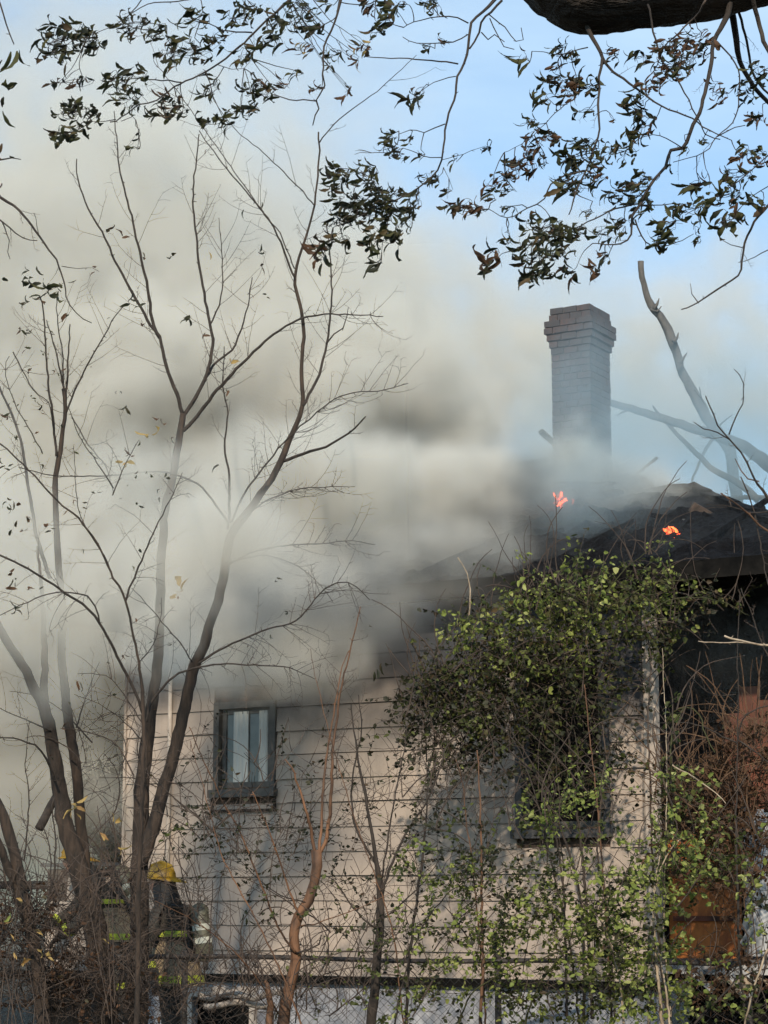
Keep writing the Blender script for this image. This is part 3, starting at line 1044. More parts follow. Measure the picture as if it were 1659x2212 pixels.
for (u, v, s, m_) in ((408, 686, 32, 'leaf_dark'), (412, 682, 26, 'leaf_dark'), (440, 722, 20, 'leaf_brown'), (535, 633, 18, 'leaf_brown'), (580, 637, 14, 'leaf_dark'), (565, 570, 26, 'leaf_brown'), (560, 548, 20, 'leaf_dark'),
                      (280, 655, 30, 'leaf_dark'), (295, 660, 24, 'leaf_dark'), (300, 653, 18, 'leaf_dark'), (235, 498, 24, 'leaf_brown'), (262, 512, 26, 'leaf_brown'), (308, 552, 16, 'leaf_brown'), (370, 550, 26, 'leaf_dark'),
                      (345, 905, 22, 'leaf_brown'), (322, 935, 30, 'leaf_yellow'), (318, 945, 18, 'leaf_yellow'), (275, 880, 24, 'leaf_dark'), (255, 846, 14, 'leaf_brown'), (493, 848, 16, 'leaf_brown'),
                      (270, 1000, 26, 'leaf_yellow'), (262, 1010, 20, 'leaf_yellow'), (280, 985, 18, 'leaf_brown'), (392, 1270, 30, 'leaf_yellow'), (385, 1280, 22, 'leaf_yellow'), (380, 1295, 20, 'leaf_yellow'),
                      (347, 1070, 14, 'leaf_dark'), (360, 1032, 14, 'leaf_dark'), (597, 1252, 14, 'leaf_dark'), (585, 1375, 12, 'leaf_dark'), (620, 1325, 12, 'leaf_dark')):
    for j in range(2):
        lv.put(P(u + rf.uniform(-5, 5), v + rf.uniform(-5, 5), 17.2 if v > 800 else 18.3), (rf.uniform(-1, 1), rf.uniform(-.5, .5), rf.uniform(-.5, .3)), px(s, 18), m_, rf)
lv.flush(tf)

# --- arching shoots from the foot of the forked tree, nearer to the camera
st = [
 ('trunk', [(292, 2330, 12), (298, 2100, 12), (300, 1900, 11), (308, 1700, 9), (310, 1527, 9), (300, 1432), (290, 1380), (280, 1332), (260, 1267), (245, 1248), (210, 1173), (170, 1120), (125, 1083), (85, 1040), (50, 1003), (0, 958), (-60, 900)], 9, 3, 16.9, 16.0, .45),
 ('branch', [(308, 1540), (285, 1480), (265, 1442), (240, 1390), (215, 1347), (190, 1315), (150, 1287), (75, 1237), (0, 1200), (-70, 1185)], 7, 4, 16.9, 16.0, .6),
 ('branch', [(272, 1297), (280, 1270), (290, 1248), (318, 1180), (350, 1113), (375, 1065), (395, 1020)], 5, 1.5, 16.7, 16.5, .7),
 ('branch', [(316, 1560), (325, 1520), (350, 1487), (375, 1462), (405, 1447), (475, 1434), (550, 1437), (625, 1442), (680, 1467)], 6, 1.6, 16.9, 16.6, 1.6),
 ('branch', [(430, 1432), (460, 1412), (490, 1397), (565, 1362), (610, 1352), (650, 1332), (672, 1305), (690, 1282), (730, 1257), (770, 1267), (800, 1297)], 5, 2, 16.9, 16.5, 1.6),
 ('branch', [(215, 1347), (205, 1310), (190, 1288), (120, 1280), (60, 1300), (0, 1330)], 4, 1.8, 16.3, 16.0, .9),
 ('branch', [(240, 1240), (225, 1200), (180, 1130), (165, 1060), (160, 960)], 3, 1.3, 16.4, 16.3, .6),
 ('branch', [(245, 1055), (210, 1000), (170, 940), (150, 880)], 3, 1.5, 16.4, 16.2, .5),
 ('branch', [(243, 1070), (262, 1020), (280, 985), (300, 950)], 3, 1.3, 16.3, 16.2, .5),
 ('branch', [(300, 1432), (330, 1395), (345, 1340), (350, 1290)], 2.5, 1, 16.7, 16.6, .8),
 ('branch', [(415, 1430), (390, 1390), (330, 1320), (285, 1270)], 3, 1.2, 16.8, 16.4, .6),
 ('branch', [(308, 1600), (270, 1560), (215, 1520), (160, 1500)], 3, 1.2, 16.8, 16.6, 1.2),
 ('branch', [(306, 1560), (260, 1490), (230, 1460), (170, 1455)], 3, 1.2, 16.8, 16.6, 1.2),
]
ts, UVs, rs = tree('sapling', 'slender dark sapling with long arching shoots leaning left across the smoke', base_at(305, 2212, 16.9), st, 'bark_brown', 31, tw=(12, 30, 140), tww=1.4, tup=-.1, thr=20)
lv = Leaves()
for (u, v, s, m_) in ((15, 1240, 20, 'leaf_brown'), (18, 1265, 26, 'leaf_brown'), (65, 1272, 20, 'leaf_brown'), (38, 1252, 16, 'leaf_dark'), (30, 1320, 30, 'leaf_dark'), (35, 1310, 26, 'leaf_dark'), (170, 1470, 26, 'leaf_brown'), (150, 1557, 22, 'leaf_brown'), (265, 1410, 16, 'leaf_brown'),
                      (152, 1745, 30, 'leaf_yellow'), (162, 1738, 28, 'leaf_yellow'), (158, 1755, 20, 'leaf_yellow'), (20, 1085, 26, 'leaf_brown'), (10, 1090, 22, 'leaf_dark'), (35, 1085, 24, 'leaf_brown'), (55, 1120, 20, 'leaf_brown'), (100, 1130, 16, 'leaf_brown'), (107, 1145, 16, 'leaf_dark'), (30, 1140, 22, 'leaf_dark'), (40, 1150, 20, 'leaf_brown'), (205, 1070, 14, 'leaf_dark'),
                      (155, 1080, 14, 'leaf_brown'), (180, 1090, 14, 'leaf_dark'), (5, 900, 20, 'leaf_dark'), (15, 905, 18, 'leaf_brown'), (30, 945, 16, 'leaf_dark'), (8, 1000, 20, 'leaf_dark'), (18, 1010, 16, 'leaf_dark'), (290, 1025, 14, 'leaf_olive'), (320, 1028, 14, 'leaf_olive'), (295, 1090, 14, 'leaf_dark'), (180, 1188, 12, 'leaf_dark')):
    for j in range(2):
        lv.put(P(u + rs.uniform(-6, 6), v + rs.uniform(-6, 6), 16.0), (rs.uniform(-1, 1), rs.uniform(-.5, .5), rs.uniform(-.7, .2)), px(s, 16), m_, rs)
scatter_leaves(UVs, rs, 24, (9, 18), ['leaf_brown', 'leaf_dark', 'leaf_olive'], lv)
lv.flush(ts)

# --- left tree with the cut stub
st = [
 ('trunk', [(240, 2330, 66), (228, 2212, 60), (215, 2080, 55), (200, 1980, 50), (178, 1900, 44), (155, 1830, 39), (140, 1780, 36), (128, 1700, 33), (118, 1640, 30), (110, 1582, 28), (95, 1527, 26), (75, 1490, 24), (55, 1450, 21), (25, 1400, 19), (0, 1357, 17), (-50, 1270, 14)], 50, 14, 19.2, 18.7, .25),
 ('trunk', [(190, 1930, 26), (182, 1850, 25), (172, 1760, 24), (165, 1657, 23), (152, 1585, 22), (142, 1507, 20), (133, 1407, 19), (136, 1332, 18), (126, 1207, 15), (120, 1100, 13), (121, 1030, 12), (132, 953, 10), (142, 883, 9), (137, 840, 8)], 30, 8, 19.1, 18.8, .3),
 ('trunk', [(112, 1600, 18), (96, 1507, 18), (97, 1432, 16), (94, 1350, 12), (90, 1270, 9), (80, 1180, 5)], 18, 6, 19.3, 19.6, .3),
 ('branch', [(140, 885), (146, 800), (150, 718), (152, 700)], 6, 2.5, 18.8, 18.8, .5),
 ('branch', [(122, 985), (118, 950), (112, 890), (105, 828), (98, 750), (95, 678), (85, 640)], 6, 3, 18.8, 18.6, .5),
 ('branch', [(142, 893), (155, 860), (175, 815), (195, 778), (225, 725), (250, 680), (275, 655)], 5, 2, 18.8, 18.6, .6),
 ('branch', [(140, 850), (128, 790), (115, 740), (100, 690)], 5, 2, 18.8, 18.7, .5),
 ('branch', [(137, 845), (135, 760), (125, 700), (122, 640)], 4, 2, 18.8, 18.9, .5),
 ('branch', [(108, 1250), (80, 1160), (55, 1010), (40, 930), (0, 840), (-20, 780)], 9, 4, 18.9, 18.7, .5, 'bark_grey'),
 ('branch', [(92, 980), (60, 920), (30, 870), (10, 800), (20, 770)], 3, 1.5, 18.8, 18.8, .5),
 ('branch', [(155, 900), (190, 960), (230, 1010), (245, 1065)], 3, 2, 18.6, 17.5, .4),
 ('stub', [(84, 1790, 20), (95, 1770, 20), (110, 1742, 19), (122, 1720, 18)], 20, 18, 18.9, 19.1, 0, 'bark_dark'),
 ('branch', [(165, 1572), (180, 1520), (200, 1467), (215, 1430)], 4, 2, 18.9, 18.8, .9),
 ('branch', [(120, 1690), (100, 1640), (75, 1610), (30, 1595), (-10, 1592)], 6, 2.5, 18.7, 18.2, .6),
 ('branch', [(110, 1580), (70, 1560), (30, 1545), (-20, 1520)], 4, 2, 18.8, 18.4, .8),
 ('branch', [(28, 760), (70, 840), (105, 870), (115, 940)], 3, 1.6, 18.6, 18.7, .5),
]
tl, UVl, rl = tree('forked_tree', 'bare tree with a short cut stub, leaning left of the low porch wall', base_at(230, 2212, 19.2), st, 'bark_brown', 41, tw=(13, 30, 140), tww=1.4, thr=20)
lv = Leaves()
for i in range(22):
    lv.put(P(rl.gauss(95, 28), rl.gauss(622, 14), 18.5), (-1, rl.uniform(-.5, .5), rl.uniform(-.4, .4)), px(rl.uniform(22, 40), 18.5), rl.choice(['leaf_dark', 'leaf_dark', 'leaf_olive']), rl)
for (u, v, s) in ((55, 712, 22), (45, 708, 18), (60, 752, 20), (85, 645, 20), (145, 680, 22), (60, 805, 16), (70, 792, 14), (75, 858, 14), (90, 880, 16), (98, 765, 12), (120, 800, 10), (52, 650, 20)):
    for j in range(3):
        lv.put(P(u + rl.uniform(-6, 6), v + rl.uniform(-6, 6), 18.6), (rl.uniform(-1, .4), rl.uniform(-.5, .5), rl.uniform(-.7, .2)), px(s, 18), rl.choice(['leaf_dark', 'leaf_olive', 'leaf_brown']), rl)
scatter_leaves(UVl, rl, 40, (8, 16), ['leaf_brown', 'leaf_dark'], lv)
lv.flush(tl)

# --- leaning trunks at the far left edge
st = [
 ('trunk', [(110, 2330, 36), (97, 2212, 33), (87, 2125, 31), (70, 2025, 29), (52, 1950, 27), (42, 1890, 25), (25, 1825, 24), (5, 1760, 22), (-30, 1680, 20)], 33, 20, 17.6, 17.4, .4),
 ('trunk', [(60, 1990, 18), (40, 1930, 19), (20, 1880, 18), (-8, 1810, 16), (-50, 1740, 14)], 18, 14, 17.6, 17.2, .5),
 ('branch', [(40, 1900), (85, 1990), (105, 1940), (110, 1850), (100, 1800), (85, 1770)], 5, 2, 17.5, 17.4, 1.2, 'bark_dark'),
 ('branch', [(52, 1860), (62, 1730), (55, 1650), (65, 1560)], 4, 1.6, 17.5, 17.3, 1.3, 'bark_dark'),
 ('branch', [(98, 2000), (108, 1930), (118, 1880), (120, 1800), (112, 1740), (118, 1720)], 6, 2.5, 17.4, 17.3, 1.2, 'bark_dark'),
]
tt, UVt, rt = tree('leaning_tree', 'dark brown twin trunk leaning in from the left edge of the picture', base_at(100, 2212, 17.6), st, 'bark_brown', 51, tw=(10, 25, 100), tww=1.5, thr=20)

# --- left edge twigs with a long hanging green leaf
st = [
 ('trunk', [(-120, 200, 12), (-60, 30, 7), (-20, -30, 5), (0, 10, 4), (12, 50, 3.4), (22, 75, 3), (30, 95, 2.5)], 6, 2, 6.4, 6.2, 0),
 ('branch', [(-90, 260, 5), (-30, 300, 4), (0, 345, 4), (25, 340, 3), (45, 343, 2)], 3, 1.5, 6.3, 6.2, .4),
 ('branch', [(-30, 370, 9), (0, 425, 7), (30, 445), (60, 475), (85, 510), (105, 540), (122, 560), (132, 590), (140, 610), (142, 640), (152, 660), (180, 690), (198, 698)], 7, 2, 6.4, 6.2, .5),
 ('branch', [(0, 475), (20, 490), (50, 515), (80, 520)], 4, 2, 6.3, 6.2, .7),
 ('branch', [(85, 512), (80, 490), (75, 460)], 2, 1, 6.3, 6.2, 0),
 ('branch', [(133, 575), (170, 580), (200, 578), (215, 585)], 2, 1, 6.2, 6.2, 0),
 ('branch', [(5, 480), (20, 520), (15, 545), (22, 560)], 3, 1.5, 6.2, 6.2, .3),
]
te, UVe, re_ = tree('hanging_branch', 'twiggy branch with one long green leaf hanging at the top left edge', P(-120, 200, 6.4), st, 'bark_dark', 61, tw=(8, 20, 80), tww=1.4, tup=0, cat='branch')
lv = Leaves()
for (u, v, s, d, m_) in ((35, 110, 78, (-.05, -.1, -1), 'leaf_olive'), (25, 112, 70, (.25, .1, -1), 'leaf_olive'), (42, 108, 52, (-.6, 0, -1), 'leaf_dark'), (38, 180, 48, (-.5, 0, -1), 'leaf_dark'), (5, 130, 60, (-.2, 0, -1), 'leaf_olive'), (30, 185, 42, (-.25, .1, -1), 'leaf_olive'),
                       (8, 210, 34, (-.5, 0, -1), 'leaf_dark'), (5, 240, 50, (-.1, 0, -1), 'leaf_olive'), (30, 340, 20, (-1, 0, -.2), 'leaf_dark'), (5, 345, 24, (-1, 0, .1), 'leaf_brown'), (5, 310, 24, (-.3, 0, -1), 'leaf_brown'), (4, 395, 24, (-.3, 0, -1), 'leaf_brown'),
                       (200, 575, 22, (1, 0, -.3), 'leaf_brown'), (205, 588, 16, (-1, 0, -.3), 'leaf_brown'), (165, 605, 24, (-.7, 0, -1), 'leaf_dark')):
    lv.put(P(u, v, 6.2), d, px(s, 6.2), m_, re_)
lv.flush(te)

# --- small tree with sunlit orange put into its bark colour, cut off at the top, in the middle
st = [
 ('trunk', [(590, 2400, 34), (612, 2212, 28), (620, 2160, 26), (628, 2120, 24), (641, 2070, 24), (634, 2020, 22), (645, 1980, 22), (667, 1945, 22), (680, 1905, 21), (684, 1870, 24), (683, 1836, 22)], 30, 22, 17.9, 17.8, .25, 'bark_orange'),
 ('branch', [(686, 1850), (703, 1820), (712, 1760), (716, 1700), (720, 1610), (735, 1500), (748, 1440), (765, 1370), (778, 1310)], 9, 2, 17.8, 17.6, .5, 'bark_orange'),
 ('branch', [(690, 1855), (696, 1750), (705, 1640), (725, 1520), (742, 1430), (760, 1400)], 7, 2, 17.8, 17.9, .6, 'bark_orange'),
 ('branch', [(680, 1845), (670, 1790), (655, 1730), (630, 1660), (615, 1640)], 8, 3, 17.8, 17.6, .8, 'bark_orange'),
 ('branch', [(640, 2060), (600, 2000), (560, 1900), (520, 1800), (480, 1730), (430, 1620), (410, 1570)], 5, 2, 17.8, 17.0, .9, 'bark_orange'),
 ('branch', [(648, 1990), (610, 1880), (580, 1790), (545, 1710)], 5, 2, 17.8, 17.4, .9, 'bark_orange'),
 ('branch', [(600, 2190), (560, 2120), (500, 2050), (420, 1990), (335, 1945)], 4, 1.6, 17.8, 16.6, .6, 'bark_orange'),
 ('branch', [(650, 2000), (700, 1990), (780, 1960), (840, 1930)], 3, 1.3, 17.8, 17.5, .9, 'bark_orange'),
 ('branch', [(662, 1950), (610, 1935), (560, 1900), (500, 1840)], 3, 1.3, 17.8, 17.5, .9),
 ('branch', [(640, 2060), (670, 2050), (690, 2040), (693, 2020)], 5, 3, 17.8, 17.7, 0),
 ('trunk', [(575, 2330, 18), (582, 2212, 15), (585, 2170, 14), (578, 2130, 11), (574, 2120, 8)], 15, 8, 17.6, 17.6, 0, 'bark_orange'),
]
tc_, UVc, rc_ = tree('pollarded_tree', 'small sunlit orange-barked tree with a knobbly cut top and upright shoots', base_at(612, 2212, 17.9), st, 'bark_dark', 71, tw=(9, 30, 110), tww=1.4, thr=20)
lv = Leaves()
scatter_leaves(UVc, rc_, 44, (9, 20), ['leaf_dark', 'leaf_dark', 'leaf_brown'], lv)
lv.flush(tc_)

# --- dark thin tree right of it
st = [
 ('trunk', [(795, 2400, 22), (802, 2212, 21), (812, 2120, 20), (816, 2050, 19), (822, 1980, 17), (821, 1925, 15), (812, 1850, 9), (800, 1780, 7), (785, 1700, 6), (770, 1620, 4), (758, 1520, 2.5)], 22, 3, 18.2, 18.0, .8),
 ('branch', [(822, 1940), (840, 1880), (862, 1830), (890, 1780), (915, 1740), (940, 1690), (960, 1620)], 7, 2, 18.1, 18.0, .9),
 ('branch', [(820, 1930), (835, 1830), (850, 1740), (870, 1640), (880, 1560)], 5, 2, 18.1, 18.3, .8),
 ('branch', [(815, 1870), (770, 1790), (760, 1690), (780, 1580), (775, 1500)], 6, 2, 18.1, 17.9, .9),
 ('branch', [(820, 2010), (770, 1970), (720, 1900), (690, 1890)], 4, 1.6, 18.1, 17.8, .9),
 ('branch', [(820, 1990), (870, 1950), (920, 1900), (960, 1840)], 4, 1.6, 18.1, 17.8, .9),
 ('branch', [(870, 2300, 8), (880, 2150, 7), (885, 2060, 7), (900, 1950, 6), (915, 1830, 5), (925, 1700, 3)], 7, 3, 18.2, 18.2, .7),
]
td, UVd, rd = tree('thin_tree', 'thin dark leafless tree standing before the siding right of the sunlit orange one', base_at(802, 2212, 18.2), st, 'bark_dark', 81, tw=(10, 25, 110), tww=1.3, thr=20)
lv = Leaves()
scatter_leaves(UVd, rd, 60, (9, 20), ['leaf_dark', 'leaf_dark', 'leaf_green'], lv)
for (u, v, s) in ((825, 1435, 22), (810, 1450, 26), (835, 1430, 18), (608, 1885, 22), (600, 1895, 18), (583, 1905, 20), (530, 1970, 20), (535, 1985, 18), (470, 1800, 16), (430, 1825, 16), (565, 1845, 14), (945, 1820, 16), (360, 1850, 14)):
    for j in range(2): lv.put(P(u + rd.uniform(-5, 5), v + rd.uniform(-5, 5), 17.4), (rd.uniform(-.6, .6), 0, -1), px(s, 17.4), 'leaf_dark', rd)
lv.flush(td)

# --- sunlit canes
for (lab, pth, w, Y, sd) in (
    ('tall straight sunlit orange cane rising through the green shrub', [(1036, 2400), (1038, 2200), (1043, 2100), (1041, 1980), (1040, 1850), (1037, 1760), (1036, 1700), (1030, 1620)], 9, 17.4, 91),
    ('thin brown cane just left of the sunlit orange one', [(1060, 2500), (1045, 2150), (1022, 1880), (1010, 1800), (1000, 1700), (985, 1640)], 6, 17.7, 92),
    ('pale leaning cane in the bright shrub left of the rusty panel', [(1440, 2450), (1430, 2212), (1418, 2080), (1412, 1990), (1416, 1900), (1425, 1850)], 11, 17.2, 93),
    ('forked pale cane crossing the shrub below the vine clump', [(1410, 2450), (1398, 2150), (1380, 2080), (1360, 2020), (1352, 1990)], 9, 17.3, 94),
    ('pair of pale canes beside the white porch boards', [(1500, 2600), (1470, 2400), (1442, 2110), (1434, 2020), (1436, 1900), (1440, 1700), (1438, 1560), (1430, 1400)], 5, 17.5, 95),
    ('dead brown cane climbing through the dark vine clump', [(1330, 2400), (1310, 2000), (1300, 1860), (1290, 1740), (1275, 1600), (1262, 1480)], 7, 18.6, 96),
    ('dark cane below the vine clump leaning right', [(1260, 2400), (1240, 2100), (1195, 1880), (1150, 1700), (1110, 1600), (1060, 1560)], 6, 18.6, 97),
    ('thin curved brown cane left of the green shrub', [(900, 2400), (870, 2200), (845, 2000), (760, 1750), (690, 1500), (670, 1400)], 4, 17.6, 98),
    ('thin red-brown cane leaning left before the window', [(700, 2400), (640, 2180), (560, 2000), (480, 1850), (440, 1700), (410, 1600)], 5, 17.3, 99)):
    tree('cane', lab, base_at(pth[0][0], 2212, Y), [('stem', pth, w, w * .3, Y, Y - .2, .5)], 'bark_orange' if 'orange' in lab or 'brown' in lab else ('bark_dark' if 'dark' in lab else 'bark_pale'), sd, 'canes in front of the house', 'cane', tw=(8, 20, 80), tww=1.3, thr=20)

# --- twigs coming in from the right edge
st = [
 ('trunk', [(1760, 1240, 10), (1700, 1150, 8), (1659, 1078, 7), (1629, 1033), (1613, 1000), (1600, 978), (1575, 948), (1550, 920), (1540, 895), (1525, 855)], 7, 2.5, 12.0, 11.6, .5),
 ('branch', [(1575, 938), (1590, 900), (1605, 873), (1607, 845), (1605, 828), (1597, 810), (1584, 796)], 3.5, 1.6, 11.8, 11.8, .3),
 ('branch', [(1578, 950), (1550, 935), (1520, 925), (1498, 912)], 3.5, 1.8, 11.8, 11.7, .5),
 ('branch', [(1720, 1190), (1659, 1148), (1630, 1125), (1610, 1103), (1580, 1080), (1557, 1065)], 6, 3, 11.8, 11.5, .5, 'bark_orange'),
 ('branch', [(1640, 1040), (1615, 1035), (1600, 1015), (1588, 990)], 3.5, 2, 11.8, 11.8, .4, 'bark_orange'),
 ('branch', [(1659, 1105), (1620, 1107), (1580, 1095), (1545, 1090), (1525, 1090)], 3.5, 1.5, 11.7, 11.6, .6),
 ('branch', [(1600, 1030), (1625, 1090), (1640, 1160), (1659, 1260), (1700, 1340)], 3, 3, 11.7, 11.7, .3),
 ('branch', [(1760, 1410), (1700, 1395), (1640, 1392), (1600, 1385), (1564, 1373)], 6, 4.5, 11.4, 11.2, .3, 'bark_pale'),
 ('branch', [(1640, 1392), (1590, 1388), (1540, 1388), (1508, 1386)], 3, 2.5, 11.5, 11.4, .1, 'bark_pale'),
]
tree('side_branch', 'leafless reddish twigs reaching in from the right edge above the roof corner', P(1760, 1240, 12), st, 'bark_dark', 101, cat='branch', tw=(8, 15, 60), tww=1.4)
# dark brambles before the right wing
st = [
 ('trunk', [(1640, 2500, 6), (1600, 2100, 6), (1590, 1800, 5), (1593, 1700), (1592, 1600), (1595, 1500), (1592, 1400), (1600, 1280)], 5, 2, 17.9, 17.9, .7),
 ('branch', [(1593, 1605), (1560, 1590), (1520, 1570), (1470, 1560), (1420, 1562)], 4, 1.5, 17.9, 17.8, .7),
 ('branch', [(1595, 1600), (1640, 1630), (1680, 1670)], 4, 2, 17.9, 17.8, .7),
 ('branch', [(1593, 1600), (1605, 1555), (1640, 1530), (1700, 1515)], 4, 2, 17.9, 17.8, .6),
 ('branch', [(1700, 1480), (1650, 1400), (1625, 1330), (1600, 1270)], 5, 2, 17.7, 17.7, .4),
 ('branch', [(1590, 1500), (1540, 1500), (1500, 1470), (1475, 1440)], 2.5, 1, 17.9, 17.8, .5),
]
tree('dark_shrub', 'thin black leafless shrub silhouetted against the sooty right wing', base_at(1600, 2212, 17.9), st, 'bark_dark', 102, cat='shrub', tw=(8, 20, 90), tww=1.4)

# --- broken dead trees behind the house, seen through haze
st = [
 ('trunk', [(1620, 1250, 30), (1585, 1033, 26), (1578, 975, 24), (1550, 933, 26), (1525, 900, 24), (1500, 853, 24), (1485, 825, 21), (1470, 793, 19), (1455, 745, 20), (1448, 725, 22), (1425, 683, 18), (1405, 660, 18), (1395, 630, 14), (1388, 600, 13), (1384, 563, 14)], 26, 14, 27, 26.5, 0),
 ('branch', [(1545, 925), (1530, 890), (1515, 860), (1500, 838)], 8, 3, 26.8, 26.6, 0),
 ('branch', [(1550, 925), (1570, 905), (1580, 895)], 5, 2, 26.8, 26.6, 0),
 ('branch', [(1412, 668), (1420, 655), (1423, 645)], 11, 2, 26.5, 26.5, 0), ('branch', [(1455, 738), (1464, 728), (1466, 718)], 11, 2, 26.5, 26.5, 0), ('branch', [(1470, 785), (1478, 772), (1483, 762)], 9, 2, 26.5, 26.5, 0),
 ('branch', [(1405, 668), (1420, 672), (1428, 662)], 8, 2, 26.5, 26.5, 0),
 ('branch', [(1550, 935), (1530, 960), (1510, 1000), (1495, 1040)], 9, 5, 26.8, 26.6, 0),
 ('branch', [(1515, 860), (1512, 835)], 4, 2, 26.6, 26.6, 0),
]
tree('dead_tree', 'snapped dead trunk with jagged stubs standing behind the house right of the chimney', base_at(1620, 1250, 27), st, 'bark_grey', 111, thr=99)
st = [
 ('trunk', [(1760, 1085, 34), (1659, 1003, 30), (1605, 963, 27), (1560, 945, 24), (1530, 936, 22), (1455, 912, 19), (1380, 888, 17), (1317, 868, 15), (1290, 860, 14)], 30, 15, 25.5, 25.5, 0),
 ('branch', [(1432, 905), (1422, 893), (1410, 877)], 8, 4, 25.5, 25.4, 0),
 ('branch', [(1435, 905), (1450, 923), (1475, 950), (1505, 978), (1535, 1010), (1565, 1028), (1600, 1045), (1640, 1080)], 8, 18, 25.5, 25.2, 0),
 ('branch', [(1360, 885), (1345, 890), (1333, 898)], 5, 3, 25.5, 25.4, 0),
 ('branch', [(1700, 1090), (1640, 1075), (1560, 1078), (1500, 1075)], 16, 4, 25.3, 25.3, 0),
]
tree('fallen_tree', 'long fallen tree lying across behind the chimney towards the right edge', base_at(1760, 1085, 25.5), st, 'bark_grey', 112, thr=99)

# ------------------------------------------------------------------ overhanging leafy branches, near the camera
def near_tree(name, label, base, stems, clusters, YL, seed, seedmat='bark_dark', cat='tree', limit=290, dirb=(-.9, -.35)):
    t, UV, r = tree(name, label, base, stems, seedmat, seed, cat=cat, tw=(5, 20, 90), tww=1.3, tup=-.2)
    lv = Leaves()
    allp = [q for uv in UV for q in uv]
    pet = MB(base)
    for (u, v, ru, rv, n, s, mats) in clusters:
        # a carrier twig from the nearest stem to the cluster
        q = min(allp, key=lambda a: (a[0] - u - 10) ** 2 + (a[1] - v + 25) ** 2)
        Yc = q[2] + r.uniform(-.12, .12)
        sags = r.uniform(-14, 14)
        mid = ((q[0] + u) / 2 + r.uniform(-8, 8), (q[1] + v) / 2 + sags)
        pts, rad, uvc = stem([(q[0], q[1]), mid, (u + ru * .3, v - rv * .2), (u - ru * .8, v + rv * .3)], 2.4, 1.0, q[2], Yc, 8, .8, r)
        pet.tube(pts, rad, 4, False)
        n = int(n * 2.1 + .5)
        spots = []
        m_ = len(uvc)
        for k in range(max(2, n // 3)):
            c = uvc[min(m_ - 1, int(m_ * r.uniform(.45, 1)))]
            a = r.uniform(0, 6.28); kk = math.sqrt(r.random())
            e = (u + ru * kk * math.cos(a), v + rv * kk * math.sin(a), Yc + r.uniform(-.14, .14))
            bow = r.uniform(-.25, .25)
            seg = []
            for j in range(6):
                t_ = j / 5; w_ = math.sin(math.pi * t_) * bow
                seg.append((c[0] + (e[0] - c[0]) * t_ - (e[1] - c[1]) * w_, c[1] + (e[1] - c[1]) * t_ + (e[0] - c[0]) * w_, c[2] + (e[2] - c[2]) * t_))
            pet.tube([P(*g_) for g_ in seg], [px(1.5 - .12 * j, Yc) / 2 for j in range(6)], 3, False)
            spots += seg[1:]
        for i in range(n):
            a = r.uniform(0, 6.28); kk = math.sqrt(r.random()) * 1.12
            uu, vv = u + ru * kk * math.cos(a), v + rv * kk * math.sin(a)
            c = min(spots, key=lambda g_: (g_[0] - uu - 3) ** 2 + (g_[1] - vv + 4) ** 2)
            dd_ = math.hypot(c[0] - uu, c[1] - vv)
            if dd_ > 13: uu, vv = c[0] + (uu - c[0]) * 13 / dd_, c[1] + (vv - c[1]) * 13 / dd_
            YY = c[2] + r.uniform(-.03, .03)
            d = (dirb[0] + r.gauss(0, .38), r.uniform(-.4, .4), dirb[1] + r.gauss(0, .38))
            L = px(s * r.uniform(.65, 1.3), YY)
            pos = P(uu, vv, YY)
            lv.put(pos, d, L, r.choice(mats), r)
            pet.tube([P(*c), P((c[0] + uu) / 2, (c[1] + vv) / 2 - 1.5, YY), pos], [px(1.1, YY) / 2] * 3, 3, False)
    pet.build('petiole', M['bark_dark'], t, kind='stuff')
    lv.flush(t, limit)
    return t

D, B, O, Yw = ['leaf_dark', 'leaf_dark', 'leaf_olive'], ['leaf_brown', 'leaf_brown', 'leaf_dark'], ['leaf_olive', 'leaf_olive', 'leaf_dark'], ['leaf_yellow', 'leaf_brown']
DB = ['leaf_dark', 'leaf_brown']
# upper left branch
Y = 6.6
st = [
 ('trunk', [(760, -180, 10), (690, -90, 9), (625, 0, 8), (590, 30), (550, 70), (515, 102), (475, 135), (430, 163), (390, 180), (365, 196), (340, 215), (320, 222), (300, 225), (275, 245), (250, 260), (238, 263)], 7, 2.5, Y, Y - .3, .4),
 ('branch', [(392, 178), (350, 172), (320, 172), (280, 170), (240, 190)], 3.5, 1.5, Y - .1, Y - .3, .4),
 ('branch', [(545, 70), (510, 68), (480, 65), (450, 50), (400, 35)], 4, 1.6, Y, Y - .1, .5),
 ('branch', [(250, 258), (225, 262), (200, 262)], 2.5, 1, Y - .3, Y - .4, .3),
 ('branch', [(360, 55), (330, 50), (300, 50), (250, 55), (190, 80)], 2, 1.5, Y - .2, Y - .4, .3),
 ('branch', [(470, 140), (500, 150), (525, 148), (545, 130)], 2, 1, Y, Y, .4),
 ('branch', [(560, -60), (480, -20), (400, 0), (320, 10), (250, 55)], 4, 2, Y, Y - .3, .3),
 ('branch', [(305, 0), (280, 30), (265, 50), (240, 60)], 3, 1.5, Y, Y - .3, .2),
 ('branch', [(262, 262), (285, 250), (300, 290), (298, 320)], 1.8, 1, Y - .2, Y - .3, 0),
]
